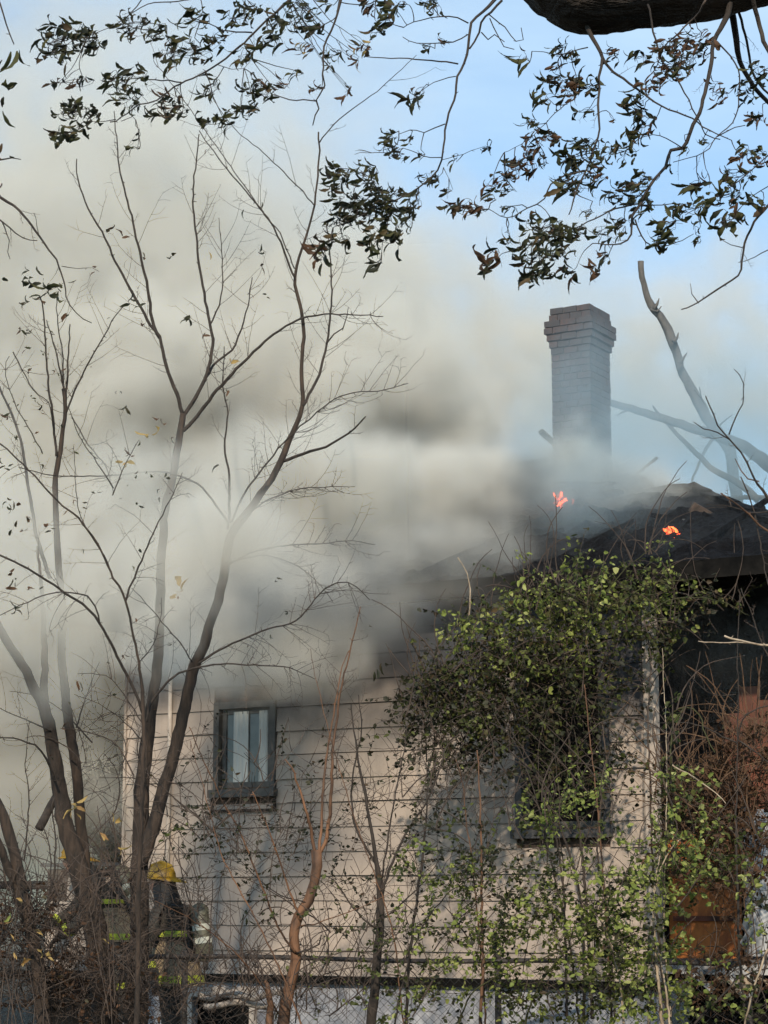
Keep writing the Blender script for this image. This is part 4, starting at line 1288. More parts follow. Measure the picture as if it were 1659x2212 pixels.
cl = [(150, 85, 60, 38, 26, 34, D), (120, 115, 35, 25, 10, 34, D), (195, 90, 45, 25, 14, 30, D), (300, 58, 60, 22, 22, 28, D), (340, 75, 25, 12, 5, 24, D), (425, 38, 34, 22, 9, 36, D), (415, 105, 65, 26, 22, 30, D), (370, 125, 25, 22, 6, 30, D), (470, 82, 30, 16, 8, 28, D),
      (172, 240, 50, 24, 24, 28, D), (155, 285, 40, 16, 8, 34, D), (135, 292, 20, 12, 4, 34, D), (275, 165, 44, 22, 14, 32, D), (280, 212, 36, 24, 14, 28, D), (165, 175, 42, 10, 6, 28, B), (120, 180, 16, 5, 2, 26, B), (375, 225, 40, 26, 12, 30, DB), (350, 248, 26, 10, 5, 34, D), (395, 240, 16, 16, 4, 28, D),
      (465, 185, 18, 20, 6, 30, D), (450, 205, 16, 8, 3, 28, D), (470, 265, 40, 14, 8, 34, D), (510, 240, 25, 12, 6, 28, D), (545, 232, 20, 14, 5, 26, D), (540, 115, 32, 20, 7, 36, O), (555, 190, 36, 18, 14, 26, D), (585, 200, 25, 14, 6, 28, D), (605, 185, 25, 12, 4, 28, B), (520, 35, 34, 20, 9, 32, D), (540, 20, 32, 14, 7, 30, D),
      (600, 48, 28, 22, 8, 34, D), (585, 85, 30, 22, 8, 34, D), (660, 45, 32, 16, 7, 34, D), (695, 58, 16, 10, 3, 34, D), (660, 105, 30, 14, 5, 28, Yw), (720, 115, 24, 10, 5, 26, D), (785, 105, 20, 18, 5, 32, Yw), (770, 125, 18, 10, 3, 26, Yw), (650, 160, 18, 8, 3, 26, D), (752, 195, 10, 18, 3, 30, B), (712, 145, 8, 6, 2, 16, D), (300, 285, 4, 14, 2, 24, D), (293, 320, 10, 5, 2, 22, D),
      (640, 70, 12, 10, 2, 28, O)]
near_tree('leafy_branch', 'long dark branch with curled dry leaves slanting down across the upper left sky', P(760, -180, Y), st, cl, Y, 121, cat='branch')

# second drooping bough, centre
st = [
 ('trunk', [(760, -140, 10), (745, -60, 9), (735, 0, 8), (730, 30), (715, 65), (700, 100), (699, 130), (698, 160), (703, 185), (690, 205), (682, 217), (655, 217), (625, 215), (600, 208), (590, 205)], 7, 2.2, 6.0, 5.9, .2),
 ('branch', [(683, 217), (690, 235), (680, 250), (676, 270)], 4, 2.5, 5.9, 5.9, .3),
 ('branch', [(735, 5), (770, 10), (800, 8), (850, -20)], 2.5, 3, 5.9, 5.9, 0),
 ('branch', [(728, 35), (690, 60), (660, 55), (635, 60)], 2.5, 1.5, 5.9, 5.9, .2),
]
cl = [(690, 190, 16, 10, 3, 28, B), (805, 10, 26, 16, 5, 34, B), (840, 22, 10, 18, 3, 34, O), (820, 68, 24, 12, 5, 28, D), (660, 20, 40, 16, 6, 30, D), (705, 10, 20, 12, 3, 28, D), (650, 10, 24, 12, 4, 28, D)]
near_tree('leafy_branch', 'short bough with a few leaves hanging straight down left of centre top', P(760, -140, 6), st, cl, 6, 122, cat='branch')

Y = 5.6
st = [
 ('trunk', [(1180, -140, 14), (1110, -60, 11), (1070, 0, 9), (1045, 25), (1017, 50), (1014, 75), (1012, 100), (1003, 135), (990, 165), (986, 185), (985, 200), (975, 232), (965, 260), (960, 300), (955, 345), (945, 368), (930, 385), (905, 405), (880, 420), (860, 430), (845, 435)], 8, 3, Y, Y - .3, .2),
 ('branch', [(1085, 0), (1060, 25), (1040, 48), (1035, 70), (1025, 90), (1015, 105)], 6, 4, Y, Y, .2),
 ('branch', [(990, 138), (965, 133), (930, 130), (880, 126), (829, 125), (790, 123)], 4, 2, Y, Y - .1, .1),
 ('branch', [(984, 165), (950, 172), (925, 185), (905, 200)], 2.5, 1.2, Y, Y, .1),
 ('branch', [(1012, 50), (990, 38), (950, 35), (910, 42), (880, 55), (872, 60)], 3.5, 2, Y, Y - .1, .4),
 ('branch', [(1010, 75), (980, 90), (940, 92), (900, 94), (870, 80)], 3, 1.8, Y, Y - .1, .3),
 ('branch', [(1055, 30), (1090, 60), (1115, 90), (1130, 85), (1125, 60)], 3, 2, Y, Y - .1, .2),
 ('branch', [(1058, 40), (1075, 75), (1090, 100), (1110, 108)], 3, 2, Y, Y - .1, .2),
 ('branch', [(1040, 70), (1055, 85), (1068, 75), (1090, 90)], 3, 2, Y, Y - .1, .1),
 ('branch', [(961, 268), (940, 278), (915, 285), (885, 280), (860, 290)], 3, 1.5, Y - .1, Y - .2, .5),
 ('branch', [(955, 340), (930, 340), (900, 330), (870, 320), (845, 330)], 2.5, 1.2, Y - .1, Y - .2, .5),
 ('branch', [(956, 345), (1000, 332), (1050, 315), (1058, 318)], 1.6, 1, Y - .1, Y - .2, 0),
 ('branch', [(958, 362), (970, 385), (978, 410)], 1.4, .8, Y, Y, 0),
 ('branch', [(850, 432), (820, 420), (800, 385), (770, 370), (720, 360)], 3, 1.5, Y - .2, Y - .4, .5),
 ('branch', [(848, 435), (810, 450), (770, 470), (720, 490)], 3, 1.5, Y - .2, Y - .4, .5),
 ('branch', [(850, 434), (840, 470), (830, 510), (822, 560)], 2.5, 1.2, Y - .2, Y - .4, .5),
]
cl = [(890, 215, 26, 18, 4, 46, D), (905, 200, 14, 12, 2, 40, D), (925, 100, 14, 6, 2, 26, D), (965, 90, 10, 8, 3, 22, DB), (845, 320, 22, 18, 8, 24, D), (865, 335, 22, 12, 6, 26, D), (880, 300, 14, 10, 3, 20, D), (845, 290, 18, 10, 4, 26, D), (915, 335, 10, 8, 2, 22, D), (985, 345, 8, 16, 2, 24, D),
      (730, 375, 24, 20, 8, 34, D), (745, 385, 20, 16, 4, 36, D), (790, 372, 28, 18, 10, 32, D), (800, 395, 22, 12, 6, 28, D), (755, 440, 44, 22, 18, 30, D), (820, 425, 30, 22, 14, 30, D), (850, 420, 22, 16, 8, 28, D), (800, 460, 50, 26, 24, 30, D), (740, 480, 34, 20, 12, 30, D), (850, 460, 32, 20, 14, 28, D), (885, 470, 16, 24, 8, 30, D), (890, 420, 20, 12, 6, 28, D), (930, 385, 20, 14, 6, 26, D), (825, 510, 34, 26, 16, 34, D),
      (735, 520, 26, 16, 6, 36, D), (695, 550, 14, 22, 5, 42, B), (710, 535, 14, 16, 3, 38, O), (820, 565, 8, 24, 4, 38, D), (860, 510, 10, 26, 5, 34, D), (900, 440, 14, 10, 4, 26, D), (1055, 318, 6, 8, 3, 20, D), (965, 410, 14, 5, 2, 26, D), (945, 385, 6, 14, 2, 24, D), (775, 330, 10, 8, 0, 20, D), (725, 410, 14, 12, 4, 28, D), (938, 17, 16, 12, 4, 28, D), (850, 25, 14, 26, 4, 40, O), (835, 45, 10, 20, 3, 36, O), (870, 10, 22, 10, 4, 28, D), (930, 5, 20, 8, 4, 26, D)]
near_tree('leafy_branch', 'long drooping bough with dense dark leaf bunches hanging down the middle of the sky', P(1180, -140, Y), st, cl, Y, 123, cat='branch')

# upper right tree: heavy limb and hanging sprays
Y = 4.6
cx = lambda L: [(829.5 + .5 * q[0], .5 * q[1]) + ((q[2] * .5,) if len(q) > 2 else ()) for q in L]
st = [
 ('limb', [(1010, -300, 250), (1090, -225, 262), (1190, -130, 276), (1285, -72, 300), (1370, -75, 286), (1450, -85, 280), (1550, -100, 280), (1680, -140, 290), (1850, -220, 300)], 280, 290, Y, Y, 0, 'bark_limb'),
 ('branch', cx([(1500, -60, 34), (1485, 60, 28), (1425, 180, 20), (1412, 280, 19), (1380, 430, 17), (1340, 540, 17), (1290, 640, 17), (1240, 650, 15), (1215, 720, 14), (1150, 800, 14), (1110, 880, 13), (1075, 930, 12), (1065, 1010, 9), (1020, 1055, 7), (900, 1050, 4)]), 10, 2, Y, Y - .2, .3),
 ('branch', cx([(850, 20, 30), (890, 140, 22), (945, 250, 16), (930, 330, 12), (925, 450, 11), (930, 560, 9), (900, 660, 8), (870, 740, 8), (830, 830, 8), (800, 930, 5)]), 8, 2, Y, Y - .2, .3),
 ('branch', cx([(945, 250, 14), (990, 310, 12), (1060, 360, 11), (1130, 410, 10), (1200, 460, 8), (1330, 510, 7), (1400, 560, 6), (1500, 605, 4)]), 6, 2, Y, Y - .1, .3),
 ('branch', cx([(1140, 20), (1190, 230), (1240, 310), (1300, 400), (1350, 500), (1390, 580), (1450, 600)]), 5, 2.5, Y - .1, Y, .3),
 ('branch', cx([(1480, -60, 40), (1515, 120, 30), (1535, 260, 24), (1580, 350, 22), (1659, 440, 20), (1750, 520, 20)]), 13, 9, Y + .1, Y + .3, .2),
 ('branch', cx([(1500, -80), (1570, 200), (1600, 330), (1680, 420)]), 7, 5, Y + .1, Y + .2, .3),
 ('branch', cx([(1570, -120), (1640, 180), (1700, 260)]), 12, 9, Y, Y, .1),
 ('branch', cx([(1760, 800, 16), (1659, 890, 13), (1600, 960, 11), (1560, 1050, 10), (1550, 1130, 9), (1530, 1190, 8), (1440, 1250, 8), (1350, 1310, 6), (1285, 1335, 5)]), 6, 2, Y, Y - .1, .4),
 ('branch', cx([(1440, 180), (1530, 300), (1520, 500), (1440, 590), (1380, 660), (1250, 700)]), 4, 1.8, Y, Y - .2, .5),
 ('branch', cx([(1390, 0), (1340, 80), (1210, 200), (1180, 280), (1130, 350)]), 5, 2, Y - .5, Y - .3, .2, 'bark_twig'),
 ('branch', cx([(880, 205), (800, 228), (740, 235), (690, 225), (640, 220)]), 3, 1.5, Y, Y - .1, .3),
 ('branch', cx([(870, 740), (780, 760), (720, 795), (690, 860), (620, 900), (530, 940), (450, 905)]), 4.5, 1.6, Y - .1, Y - .3, .3),
 ('branch', cx([(830, 420), (760, 470), (700, 530), (620, 605), (520, 660)]), 2.4, 1, Y - .1, Y - .3, .1),
 ('branch', cx([(1290, 640), (1220, 600), (1160, 580), (1100, 600)]), 3, 1.4, Y - .1, Y - .2, .3),
 ('branch', cx([(1100, 890), (1200, 885), (1280, 880), (1360, 890)]), 3, 1.4, Y - .1, Y - .2, .3),
 ('branch', cx([(1085, 950), (1110, 1020), (1160, 1060), (1260, 1050), (1340, 1010)]), 4, 1.4, Y - .1, Y - .2, .3),
 ('branch', cx([(820, 830), (850, 850), (900, 870)]), 3, 1.4, Y - .1, Y - .2, .3),
 ('branch', cx([(1110, 880), (1000, 900), (880, 960), (760, 1010), (640, 1050), (560, 1080)]), 4, 1.6, Y - .1, Y - .3, .3),
 ('branch', cx([(1659, 1080), (1600, 1110), (1555, 1135)]), 2.5, 1.5, Y, Y, .1),
 ('branch', cx([(1550, 1070), (1500, 1060), (1465, 1040)]), 2.5, 1.5, Y, Y, .2),
 ('branch', cx([(1360, 1310), (1330, 1270), (1322, 1225)]), 2.5, 1.2, Y, Y, 0, 'bark_orange'),
 ('branch', cx([(1440, 590), (1520, 550), (1560, 540)]), 3, 2, Y, Y, .2),
 ('branch', cx([(1700, 640), (1640, 690), (1560, 760), (1450, 840), (1300, 930)]), 3, 1.6, Y, Y - .2, .3),
 ('branch', cx([(1700, 780), (1600, 840), (1540, 900), (1480, 990)]), 2.6, 1.4, Y, Y - .2, .3),
]
def cc(x, y, rx, ry, n, s, m_): return (829.5 + .5 * x, .5 * y, rx * .5, ry * .5, n, s, m_)
cl = [cc(600, 260, 40, 40, 3, 44, D), cc(790, 230, 60, 45, 10, 30, D), cc(735, 215, 18, 12, 2, 22, D), cc(740, 350, 70, 26, 5, 34, D), cc(810, 365, 60, 50, 12, 34, B), cc(800, 410, 30, 30, 4, 30, B), cc(700, 440, 50, 40, 5, 42, D), cc(630, 530, 50, 18, 5, 24, D), cc(870, 480, 40, 14, 3, 32, D), cc(900, 370, 60, 28, 8, 32, D),
      cc(760, 295, 30, 14, 3, 26, B), cc(1000, 240, 40, 36, 5, 28, DB), cc(1110, 245, 50, 34, 5, 32, D), cc(1350, 165, 70, 50, 14, 30, B), cc(1230, 200, 60, 40, 10, 30, B), cc(1330, 235, 80, 50, 14, 30, DB), cc(1250, 300, 90, 46, 16, 32, B), cc(1300, 270, 60, 40, 8, 30, D), cc(1110, 430, 44, 60, 10, 38, D), cc(1170, 370, 50, 30, 6, 30, B), cc(1450, 400, 40, 50, 7, 26, B),
      cc(1620, 320, 50, 60, 9, 32, D), cc(1560, 400, 40, 60, 7, 28, D), cc(1620, 510, 40, 34, 5, 30, B), cc(1150, 540, 60, 50, 8, 34, DB), cc(1075, 580, 44, 24, 4, 34, O), cc(1100, 490, 50, 24, 5, 30, D), cc(700, 590, 70, 45, 16, 30, DB), cc(650, 660, 50, 40, 9, 28, B), cc(790, 690, 45, 55, 4, 48, O), cc(900, 650, 90, 50, 18, 32, D), cc(840, 620, 50, 20, 6, 26, D), cc(1040, 655, 50, 44, 10, 28, D),
      cc(600, 720, 60, 36, 12, 26, B), cc(560, 700, 25, 25, 3, 32, B), cc(520, 780, 60, 36, 10, 26, B), cc(460, 815, 24, 16, 3, 26, B), cc(850, 780, 80, 55, 14, 34, D), cc(800, 800, 40, 40, 5, 36, D), cc(940, 760, 36, 40, 6, 30, B), cc(930, 700, 30, 30, 5, 28, D), cc(370, 890, 90, 30, 10, 34, B), cc(300, 885, 30, 12, 3, 32, B), cc(400, 910, 16, 24, 3, 30, B), cc(480, 870, 20, 26, 2, 32, B), cc(550, 890, 60, 14, 4, 22, D), cc(540, 825, 44, 14, 4, 22, D),
      cc(1000, 850, 36, 40, 6, 30, D), cc(1100, 850, 60, 80, 16, 32, D), cc(1130, 770, 30, 40, 6, 30, D), cc(1040, 800, 40, 30, 5, 26, D), cc(700, 980, 90, 50, 18, 32, D), cc(760, 1020, 90, 40, 18, 32, D), cc(830, 1000, 60, 34, 8, 30, D), cc(620, 1060, 60, 28, 7, 34, D), cc(650, 1110, 70, 36, 10, 34, D), cc(760, 1100, 70, 44, 12, 34, D), cc(480, 1120, 50, 50, 6, 44, B), cc(540, 1050, 20, 16, 2, 28, D), cc(680, 1180, 60, 28, 8, 38, D), cc(640, 1215, 30, 14, 4, 34, D), cc(815, 1170, 34, 34, 4, 38, B), cc(915, 1175, 20, 28, 3, 36, B), cc(960, 1115, 24, 28, 4, 26, B),
      cc(980, 1000, 80, 40, 12, 28, D), cc(1030, 960, 40, 20, 5, 26, D), cc(1240, 960, 70, 46, 8, 42, O), cc(1220, 1040, 70, 28, 8, 36, D), cc(1350, 900, 80, 32, 8, 34, O), cc(1420, 870, 50, 30, 5, 34, O), cc(1500, 950, 70, 54, 8, 44, O), cc(1340, 800, 50, 28, 3, 44, O), cc(1400, 790, 16, 34, 2, 36, B), cc(1600, 650, 60, 26, 7, 30, O), cc(1555, 675, 40, 24, 4, 28, B), cc(1550, 760, 60, 30, 6, 34, O), cc(1480, 840, 70, 34, 7, 34, O), cc(1480, 745, 20, 12, 1, 26, B), cc(1620, 880, 50, 24, 4, 40, O), cc(1630, 710, 30, 30, 4, 34, B), cc(1520, 850, 20, 36, 3, 32, B), cc(1360, 990, 20, 60, 4, 26, D), cc(1270, 885, 30, 12, 3, 24, D), cc(1380, 615, 30, 16, 3, 24, D), cc(1300, 640, 24, 16, 3, 22, D), cc(1230, 715, 14, 14, 2, 22, D),
      cc(990, 520, 14, 6, 1, 18, B), cc(890, 915, 24, 10, 3, 22, D), cc(700, 710, 12, 14, 2, 18, B), cc(530, 1000, 10, 10, 0, 18, B)]
near_tree('overhanging_tree', 'thick rough-barked limb in the top right corner with sprays of curled brown and green leaves', P(1850, -220, Y), st, cl, Y, 124)
# ------------------------------------------------------------------ shrubs, vines, brambles
def leaf_soup(name, pts, sizes, mat, root, r, up=.35, kind='stuff', hang=0.0):
    """many small folded leaves as one mesh (numpy)"""
    n = len(pts)
    if not n: return None
    g = np.random.default_rng(r.randrange(1 << 30))
    P_ = np.array([tuple(p) for p in pts]) - np.array(tuple(root.location))
    S = np.array(sizes)[:, None]
    a = g.normal(size=(n, 3)); a[:, 2] = a[:, 2] * .6 - hang; a /= np.linalg.norm(a, axis=1, keepdims=True)
    nn = g.normal(size=(n, 3)) + np.array([0, -.35, up]); b = np.cross(nn, a); b /= np.linalg.norm(b, axis=1, keepdims=True) + 1e-9
    c = np.cross(a, b)
    wd = g.uniform(.24, .40, (n, 1)); fold = g.uniform(.05, .22, (n, 1)); cur = g.uniform(-.25, .1, (n, 1))
    V = np.stack([P_, P_ + S * (a * .35 + b * wd + c * fold), P_ + S * (a * .42), P_ + S * (a * .35 - b * wd + c * fold),
                  P_ + S * (a * .78 + b * wd * .62 + c * (fold * .6 + cur * .6)), P_ + S * (a * .78 - b * wd * .62 + c * (fold * .6 + cur * .6)), P_ + S * (a + c * cur)], 1).reshape(-1, 3)
    base = (np.arange(n) * 7)[:, None, None]
    F = (np.array([[0, 2, 1, 0], [0, 3, 2, 0]])[None])  # placeholder
    tri = np.array([[0, 2, 1], [0, 3, 2], [1, 2, 4], [2, 3, 5], [2, 6, 4], [2, 5, 6]])[None] + base
    tri = tri.reshape(-1, 3)
    me = bpy.data.meshes.new(name)
    me.vertices.add(len(V)); me.vertices.foreach_set('co', V.astype(np.float32).ravel())
    me.loops.add(len(tri) * 3); me.loops.foreach_set('vertex_index', tri.astype(np.int32).ravel())
    me.polygons.add(len(tri)); me.polygons.foreach_set('loop_start', np.arange(0, len(tri) * 3, 3, dtype=np.int32))
    me.materials.append(M[mat])
    me.update(calc_edges=True)
    o = bpy.data.objects.new(name, me)
    link(o, root)
    if kind: o['kind'] = kind
    return o

small_leaf = {}
def single_leaf(mat, var):
    k = (mat, var)
    if k in small_leaf: return small_leaf[k]
    class _R: pass
    rt = _R(); rt.location = (0, 0, 0)
    me = bpy.data.meshes.new('leaf')
    r = random.Random(var)
    wd, fo, cu = r.uniform(.28, .42), r.uniform(.05, .2), r.uniform(-.25, .05)
    v = [(0, 0, 0), (.35, wd, fo), (.42, 0, 0), (.35, -wd, fo), (.8, wd * .62, fo * .6 + cu * .6), (.8, -wd * .62, fo * .6 + cu * .6), (1, 0, cu)]
    me.from_pydata(v, [], [(0, 2, 1), (0, 3, 2), (1, 2, 4), (2, 3, 5), (2, 6, 4), (2, 5, 6)])
    me.materials.append(M[mat])
    small_leaf[k] = me
    return me

def in_blob(r, b):
    a = r.uniform(0, 6.283); k = math.sqrt(r.random()) ** .8
    return b[0] + b[2] * k * math.cos(a), b[1] + b[3] * k * math.sin(a)

def shrub(name, label, base, blobs, Y0, Y1, seed, mats, stems, n_stem, bright, nb, cat='shrub', lsz=(10, 20), stem_mat='bark_twig', hang=.1, clump=9, twl=70, sprig_up=.3, dn=1.0):
    """blobs: (u, v, ru, rv, sprigs). Each sprig: a fine twig carrying opposite small leaves."""
    r = random.Random(seed)
    t = thing(name, label, cat, base)
    tb = MB(base)
    by = {}
    big = []
    for b in blobs:
        for _ in range(int(b[4] * dn)):
            u, v = in_blob(r, b)
            Y = r.uniform(Y0, Y1)
            a = R(r.uniform(0, 360)) if r.random() < .5 else R(r.gauss(60, 70))
            L = r.uniform(.4, 1.3) * twl
            k = 7
            cu, cv = u, v
            cur = r.uniform(-1.0, 1.0)
            pts = []
            dens = r.random() ** .7
            mt = r.choice(b[5] if len(b) > 5 else mats)
            for j in range(k + 1):
                pts.append(P(cu, cv, Y + .1 * math.sin(j + u)))
                if mt and r.random() < dens + .2:
                    for sd in (-1, 1):
                        if r.random() < .8:
                            la = a + sd * R(r.uniform(30, 80))
                            off = r.uniform(0, 4)
                            q = P(cu + off * math.cos(la), cv - off * math.sin(la), Y + .1 * math.sin(j + u) + r.uniform(-.03, .03))
                            sz = px(r.uniform(*lsz), Y)
                            by.setdefault(mt, ([], []))
                            by[mt][0].append(q); by[mt][1].append(sz)
                a += cur / k + .25 * r.uniform(-1, 1)
                a -= .12 * math.cos(a) * (1 if hang > .2 else -.3)
                cu += L / k * math.cos(a); cv -= L / k * math.sin(a)
            tb.tube(pts, [px(1.5 - .1 * j, Y) / 2 for j in range(k + 1)], 3, False)
    tb.build('twigs', M[stem_mat], t, kind='stuff')
    for mt, (pp, ss) in by.items():
        # the largest leaves stand alone as parts
        idx = list(range(len(pp)))
        idx.sort(key=lambda i: -ss[i])
        take = idx[:min(nb, len(idx) // 4)] if mt in bright else []
        sel = set(take)
        loc = Vector(base)
        for i in take:
            o = bpy.data.objects.new('leaf', single_leaf(mt, r.randrange(6)))
            link(o, t)
            o.location = Vector(pp[i]) - loc
            o.rotation_euler = (r.uniform(-1.2, 1.2), r.uniform(-.6, 1.2), r.uniform(0, 6.28))
            s = ss[i] * 1.1
            o.scale = (s, s, s)
        rest = [i for i in idx if i not in sel]
        leaf_soup('foliage', [pp[i] for i in rest], [ss[i] for i in rest], mt, t, r, hang=hang)
    for (path, w0, w1, Ya, Yb, mt) in stems:
        pts, rad, uv = stem(path, w0, w1, Ya, Yb, 14, 1.2, r)
        m_ = MB(base); m_.tube(pts, rad, 6, rough=.05, r=r)
        m_.build('stem', M[mt], t, True)
    # random wandering stems
    w = MB(base)
    for _ in range(n_stem):
        b = r.choice(blobs)
        u, v = in_blob(r, b)
        Y = r.uniform(Y0, Y1)
        a = R(r.uniform(40, 140)); L = r.uniform(60, 230); k = 9; cur = r.uniform(-1.6, 1.6)
        pts = []
        for j in range(k + 1):
            pts.append(P(u, v, Y)); a += cur / k + r.uniform(-.15, .15)
            u += L / k * math.cos(a); v -= L / k * math.sin(a)
        ww = r.uniform(1.5, 3.6)
        w.tube(pts, [px(ww * (1 - .06 * j), Y) / 2 for j in range(k + 1)], 4, False)
    w.build('stems', M[stem_mat], t, kind='stuff')
    return t

G, LM, DK = 'leaf_green', 'leaf_lime_lit', 'leaf_dark'  # lime and dark leaves paint the vine's lit top and shaded inside
# vine clump over the right of the siding
Yv0, Yv1 = 18.9, 19.6
bl = [(1250, 1285, 150, 36, 110, [G, LM, LM, 'leaf_olive']), (1150, 1335, 120, 46, 130, [G, LM, LM, 'leaf_olive']), (1290, 1325, 120, 56, 110, [G, G, 'leaf_olive', LM]), (1060, 1395, 80, 46, 100, [G, LM, DK, LM]), (1180, 1400, 110, 55, 120, [G, DK, 'leaf_olive', LM]),
      (1350, 1330, 100, 60, 70, [G, G, LM]), (1450, 1290, 90, 32, 40, [G, 'leaf_olive', LM]), (1540, 1300, 80, 25, 24, [G, DK]), (1430, 1370, 60, 40, 22, [G, DK]),
      (1050, 1480, 100, 70, 190, [DK, G, 'leaf_olive']), (1160, 1490, 100, 70, 150, [DK, DK, G]), (1270, 1450, 90, 70, 80, [DK, DK, G]), (960, 1490, 70, 50, 90, [DK, G, 'leaf_olive']), (905, 1490, 45, 40, 40, [DK]), (885, 1545, 25, 40, 20, [DK]), (1000, 1560, 90, 50, 130, [DK, DK, G]), (930, 1610, 60, 40, 50, [DK, G]), (1080, 1570, 70, 60, 90, [DK, G]),
      (1160, 1600, 60, 90, 60, [DK, DK, G]), (1260, 1610, 80, 100, 60, [DK, DK, G]), (1210, 1700, 80, 60, 50, [DK, DK, G]), (1320, 1640, 40, 80, 24, [DK]), (960, 1660, 70, 50, 30, [DK, None]), (1060, 1650, 60, 60, 24, [DK, None]),
      (1370, 1230, 30, 25, 10, [LM, G]), (1405, 1195, 14, 20, 4, [LM, G]), (1180, 1250, 60, 16, 14, [None, G]), (1000, 1370, 60, 24, 26, [DK, LM]), (1390, 1450, 30, 120, 24, [G, DK, None]), (1330, 1560, 40, 60, 16, [G, None])]
stv = [([(1262, 2200), (1255, 1950), (1215, 1800), (1190, 1720), (1150, 1650), (1090, 1560), (1040, 1500)], 8, 3, 19.2, 19.0, 'bark_dark'), ([(1225, 2200), (1215, 1900), (1170, 1700), (1120, 1640), (1060, 1590)], 7, 3, 19.1, 19.0, 'bark_dark'),
       ([(1280, 2200), (1262, 1900), (1240, 1700), (1225, 1560), (1215, 1440), (1240, 1330)], 9, 3, 19.3, 19.4, 'bark_dark'), ([(1330, 2200), (1310, 1950), (1290, 1850), (1300, 1720), (1310, 1640), (1300, 1560)], 6, 3, 19.1, 19.0, 'bark_twig'),
       ([(1440, 2200), (1412, 1900), (1405, 1700), (1400, 1560), (1405, 1420), (1390, 1330)], 7, 3, 19.2, 19.0, 'bark_twig'), ([(1395, 1330), (1440, 1300), (1500, 1290), (1560, 1300), (1620, 1330)], 4, 1.5, 19.0, 18.9, 'leaf_olive'),
       ([(1280, 1330), (1340, 1300), (1400, 1262), (1450, 1255), (1500, 1250)], 3.5, 1.5, 19.0, 18.9, 'leaf_olive'), ([(1300, 1290), (1340, 1240), (1380, 1205), (1415, 1180)], 3, 1.3, 19.0, 18.9, 'leaf_olive'), ([(1012, 1345), (1015, 1290), (1010, 1240), (990, 1205)], 4, 2, 19.0, 18.9, 'bark_pale')]
shrub('climbing_vine', 'big clump of green climbing vine draped over the right end of the siding', base_at(1240, 2000, 19.3), bl, Yv0, Yv1, 201, [G], stv, 150, (G, LM), 130, 'vine', (6, 16), 'bark_twig', .5, dn=.62, twl=95)

# bright shrub in front, lower right
Ys0, Ys1 = 16.9, 17.7
bl = [(1190, 1745, 70, 40, 26, [LM, LM, G]), (1150, 1790, 60, 30, 22, [LM, G]), (1260, 1760, 60, 50, 26, [G, LM]), (1290, 1700, 40, 30, 8, [LM]),
      (960, 1890, 140, 60, 60, [G, G, LM, DK]), (1080, 1950, 150, 70, 110, [G, G, LM, DK]), (1230, 1960, 150, 80, 120, [G, DK, LM]), (1000, 2030, 160, 50, 70, [G, LM, DK]), (1150, 2060, 180, 55, 110, [G, LM, LM]), (880, 2080, 70, 90, 40, [G, DK, G]), (860, 2170, 70, 40, 34, [LM, G]),
      (1290, 2060, 90, 60, 70, [LM, G]), (1060, 2130, 200, 50, 70, [G, DK, LM]), (1220, 2150, 160, 50, 70, [G, DK]), (1140, 2185, 120, 25, 34, [LM, G]), (740, 2060, 70, 40, 10, [G]), (1000, 1800, 80, 60, 14, [G, DK]), (930, 1760, 60, 50, 10, [DK]), (430, 1790, 60, 30, 12, [DK, G]), (480, 1830, 50, 30, 10, [DK]), (700, 1990, 100, 60, 10, [G, DK]), (1130, 1850, 100, 40, 22, [G, DK])]
sts = [([(1100, 2400), (1150, 2160), (1240, 2040), (1350, 1980), (1460, 1960)], 6, 2, 17.3, 17.0, 'leaf_olive'), ([(960, 2400), (1000, 2180), (1090, 2100), (1200, 2060), (1290, 2010)], 5, 2, 17.3, 17.0, 'leaf_olive'), ([(830, 2400), (870, 2120), (940, 1960), (1040, 1880)], 5, 2, 17.4, 17.2, 'bark_dark')]
shrub('green_shrub', 'loose twiggy green shrub in front of the chain-link fence, middle right', base_at(1100, 2200, 17.3), bl, Ys0, Ys1, 202, [G], sts, 90, (G, LM), 140, 'shrub', (8, 14), 'bark_twig', .05, dn=.6)
bl = [(1370, 2000, 110, 110, 130, [LM, LM, G, DK]), (1440, 1870, 90, 70, 60, [LM, LM, G]), (1530, 1830, 80, 60, 18, [LM, G]), (1350, 2110, 110, 80, 90, [G, LM, DK]), (1500, 1885, 80, 20, 12, [LM, G]), (1620, 1900, 40, 120, 24, [G, LM]), (1640, 2020, 30, 90, 18, [LM, DK]), (1310, 1930, 70, 60, 50, [G, LM]),
      (1400, 2180, 110, 40, 50, [LM, G]), (1560, 2120, 90, 70, 26, [G, LM]), (1450, 1700, 40, 90, 24, [LM, G]), (1440, 2000, 20, 90, 14, [LM, G]), (1600, 2190, 60, 30, 16, [G]), (1450, 1580, 30, 60, 6, [G])]
sts = [([(1480, 2500), (1440, 2150), (1412, 2000), (1425, 1880), (1470, 1810)], 7, 2.5, 17.1, 17.0, 'bark_pale'), ([(1350, 2500), (1345, 2180), (1325, 2060), (1290, 1960)], 8, 3, 17.1, 17.0, 'bark_pale'), ([(1440, 1560), (1452, 1540), (1480, 1527), (1510, 1545), (1525, 1590), (1545, 1625)], 4.5, 2.5, 17.2, 17.0, 'leaf_olive'), ([(1455, 1700), (1448, 1620), (1455, 1560), (1480, 1527)], 4.5, 4, 17.2, 17.2, 'leaf_olive'), ([(1450, 1650), (1500, 1680), (1545, 1712), (1570, 1735)], 4, 2, 17.2, 17.0, 'bark_pale'),
       ([(1659, 2050), (1640, 2100), (1615, 2180), (1600, 2260)], 5, 4, 17.0, 17.0, 'bark_pale'), ([(1500, 2212), (1560, 2150), (1600, 2110), (1700, 2080)], 5, 3, 17.0, 17.0, 'bark_dark')]
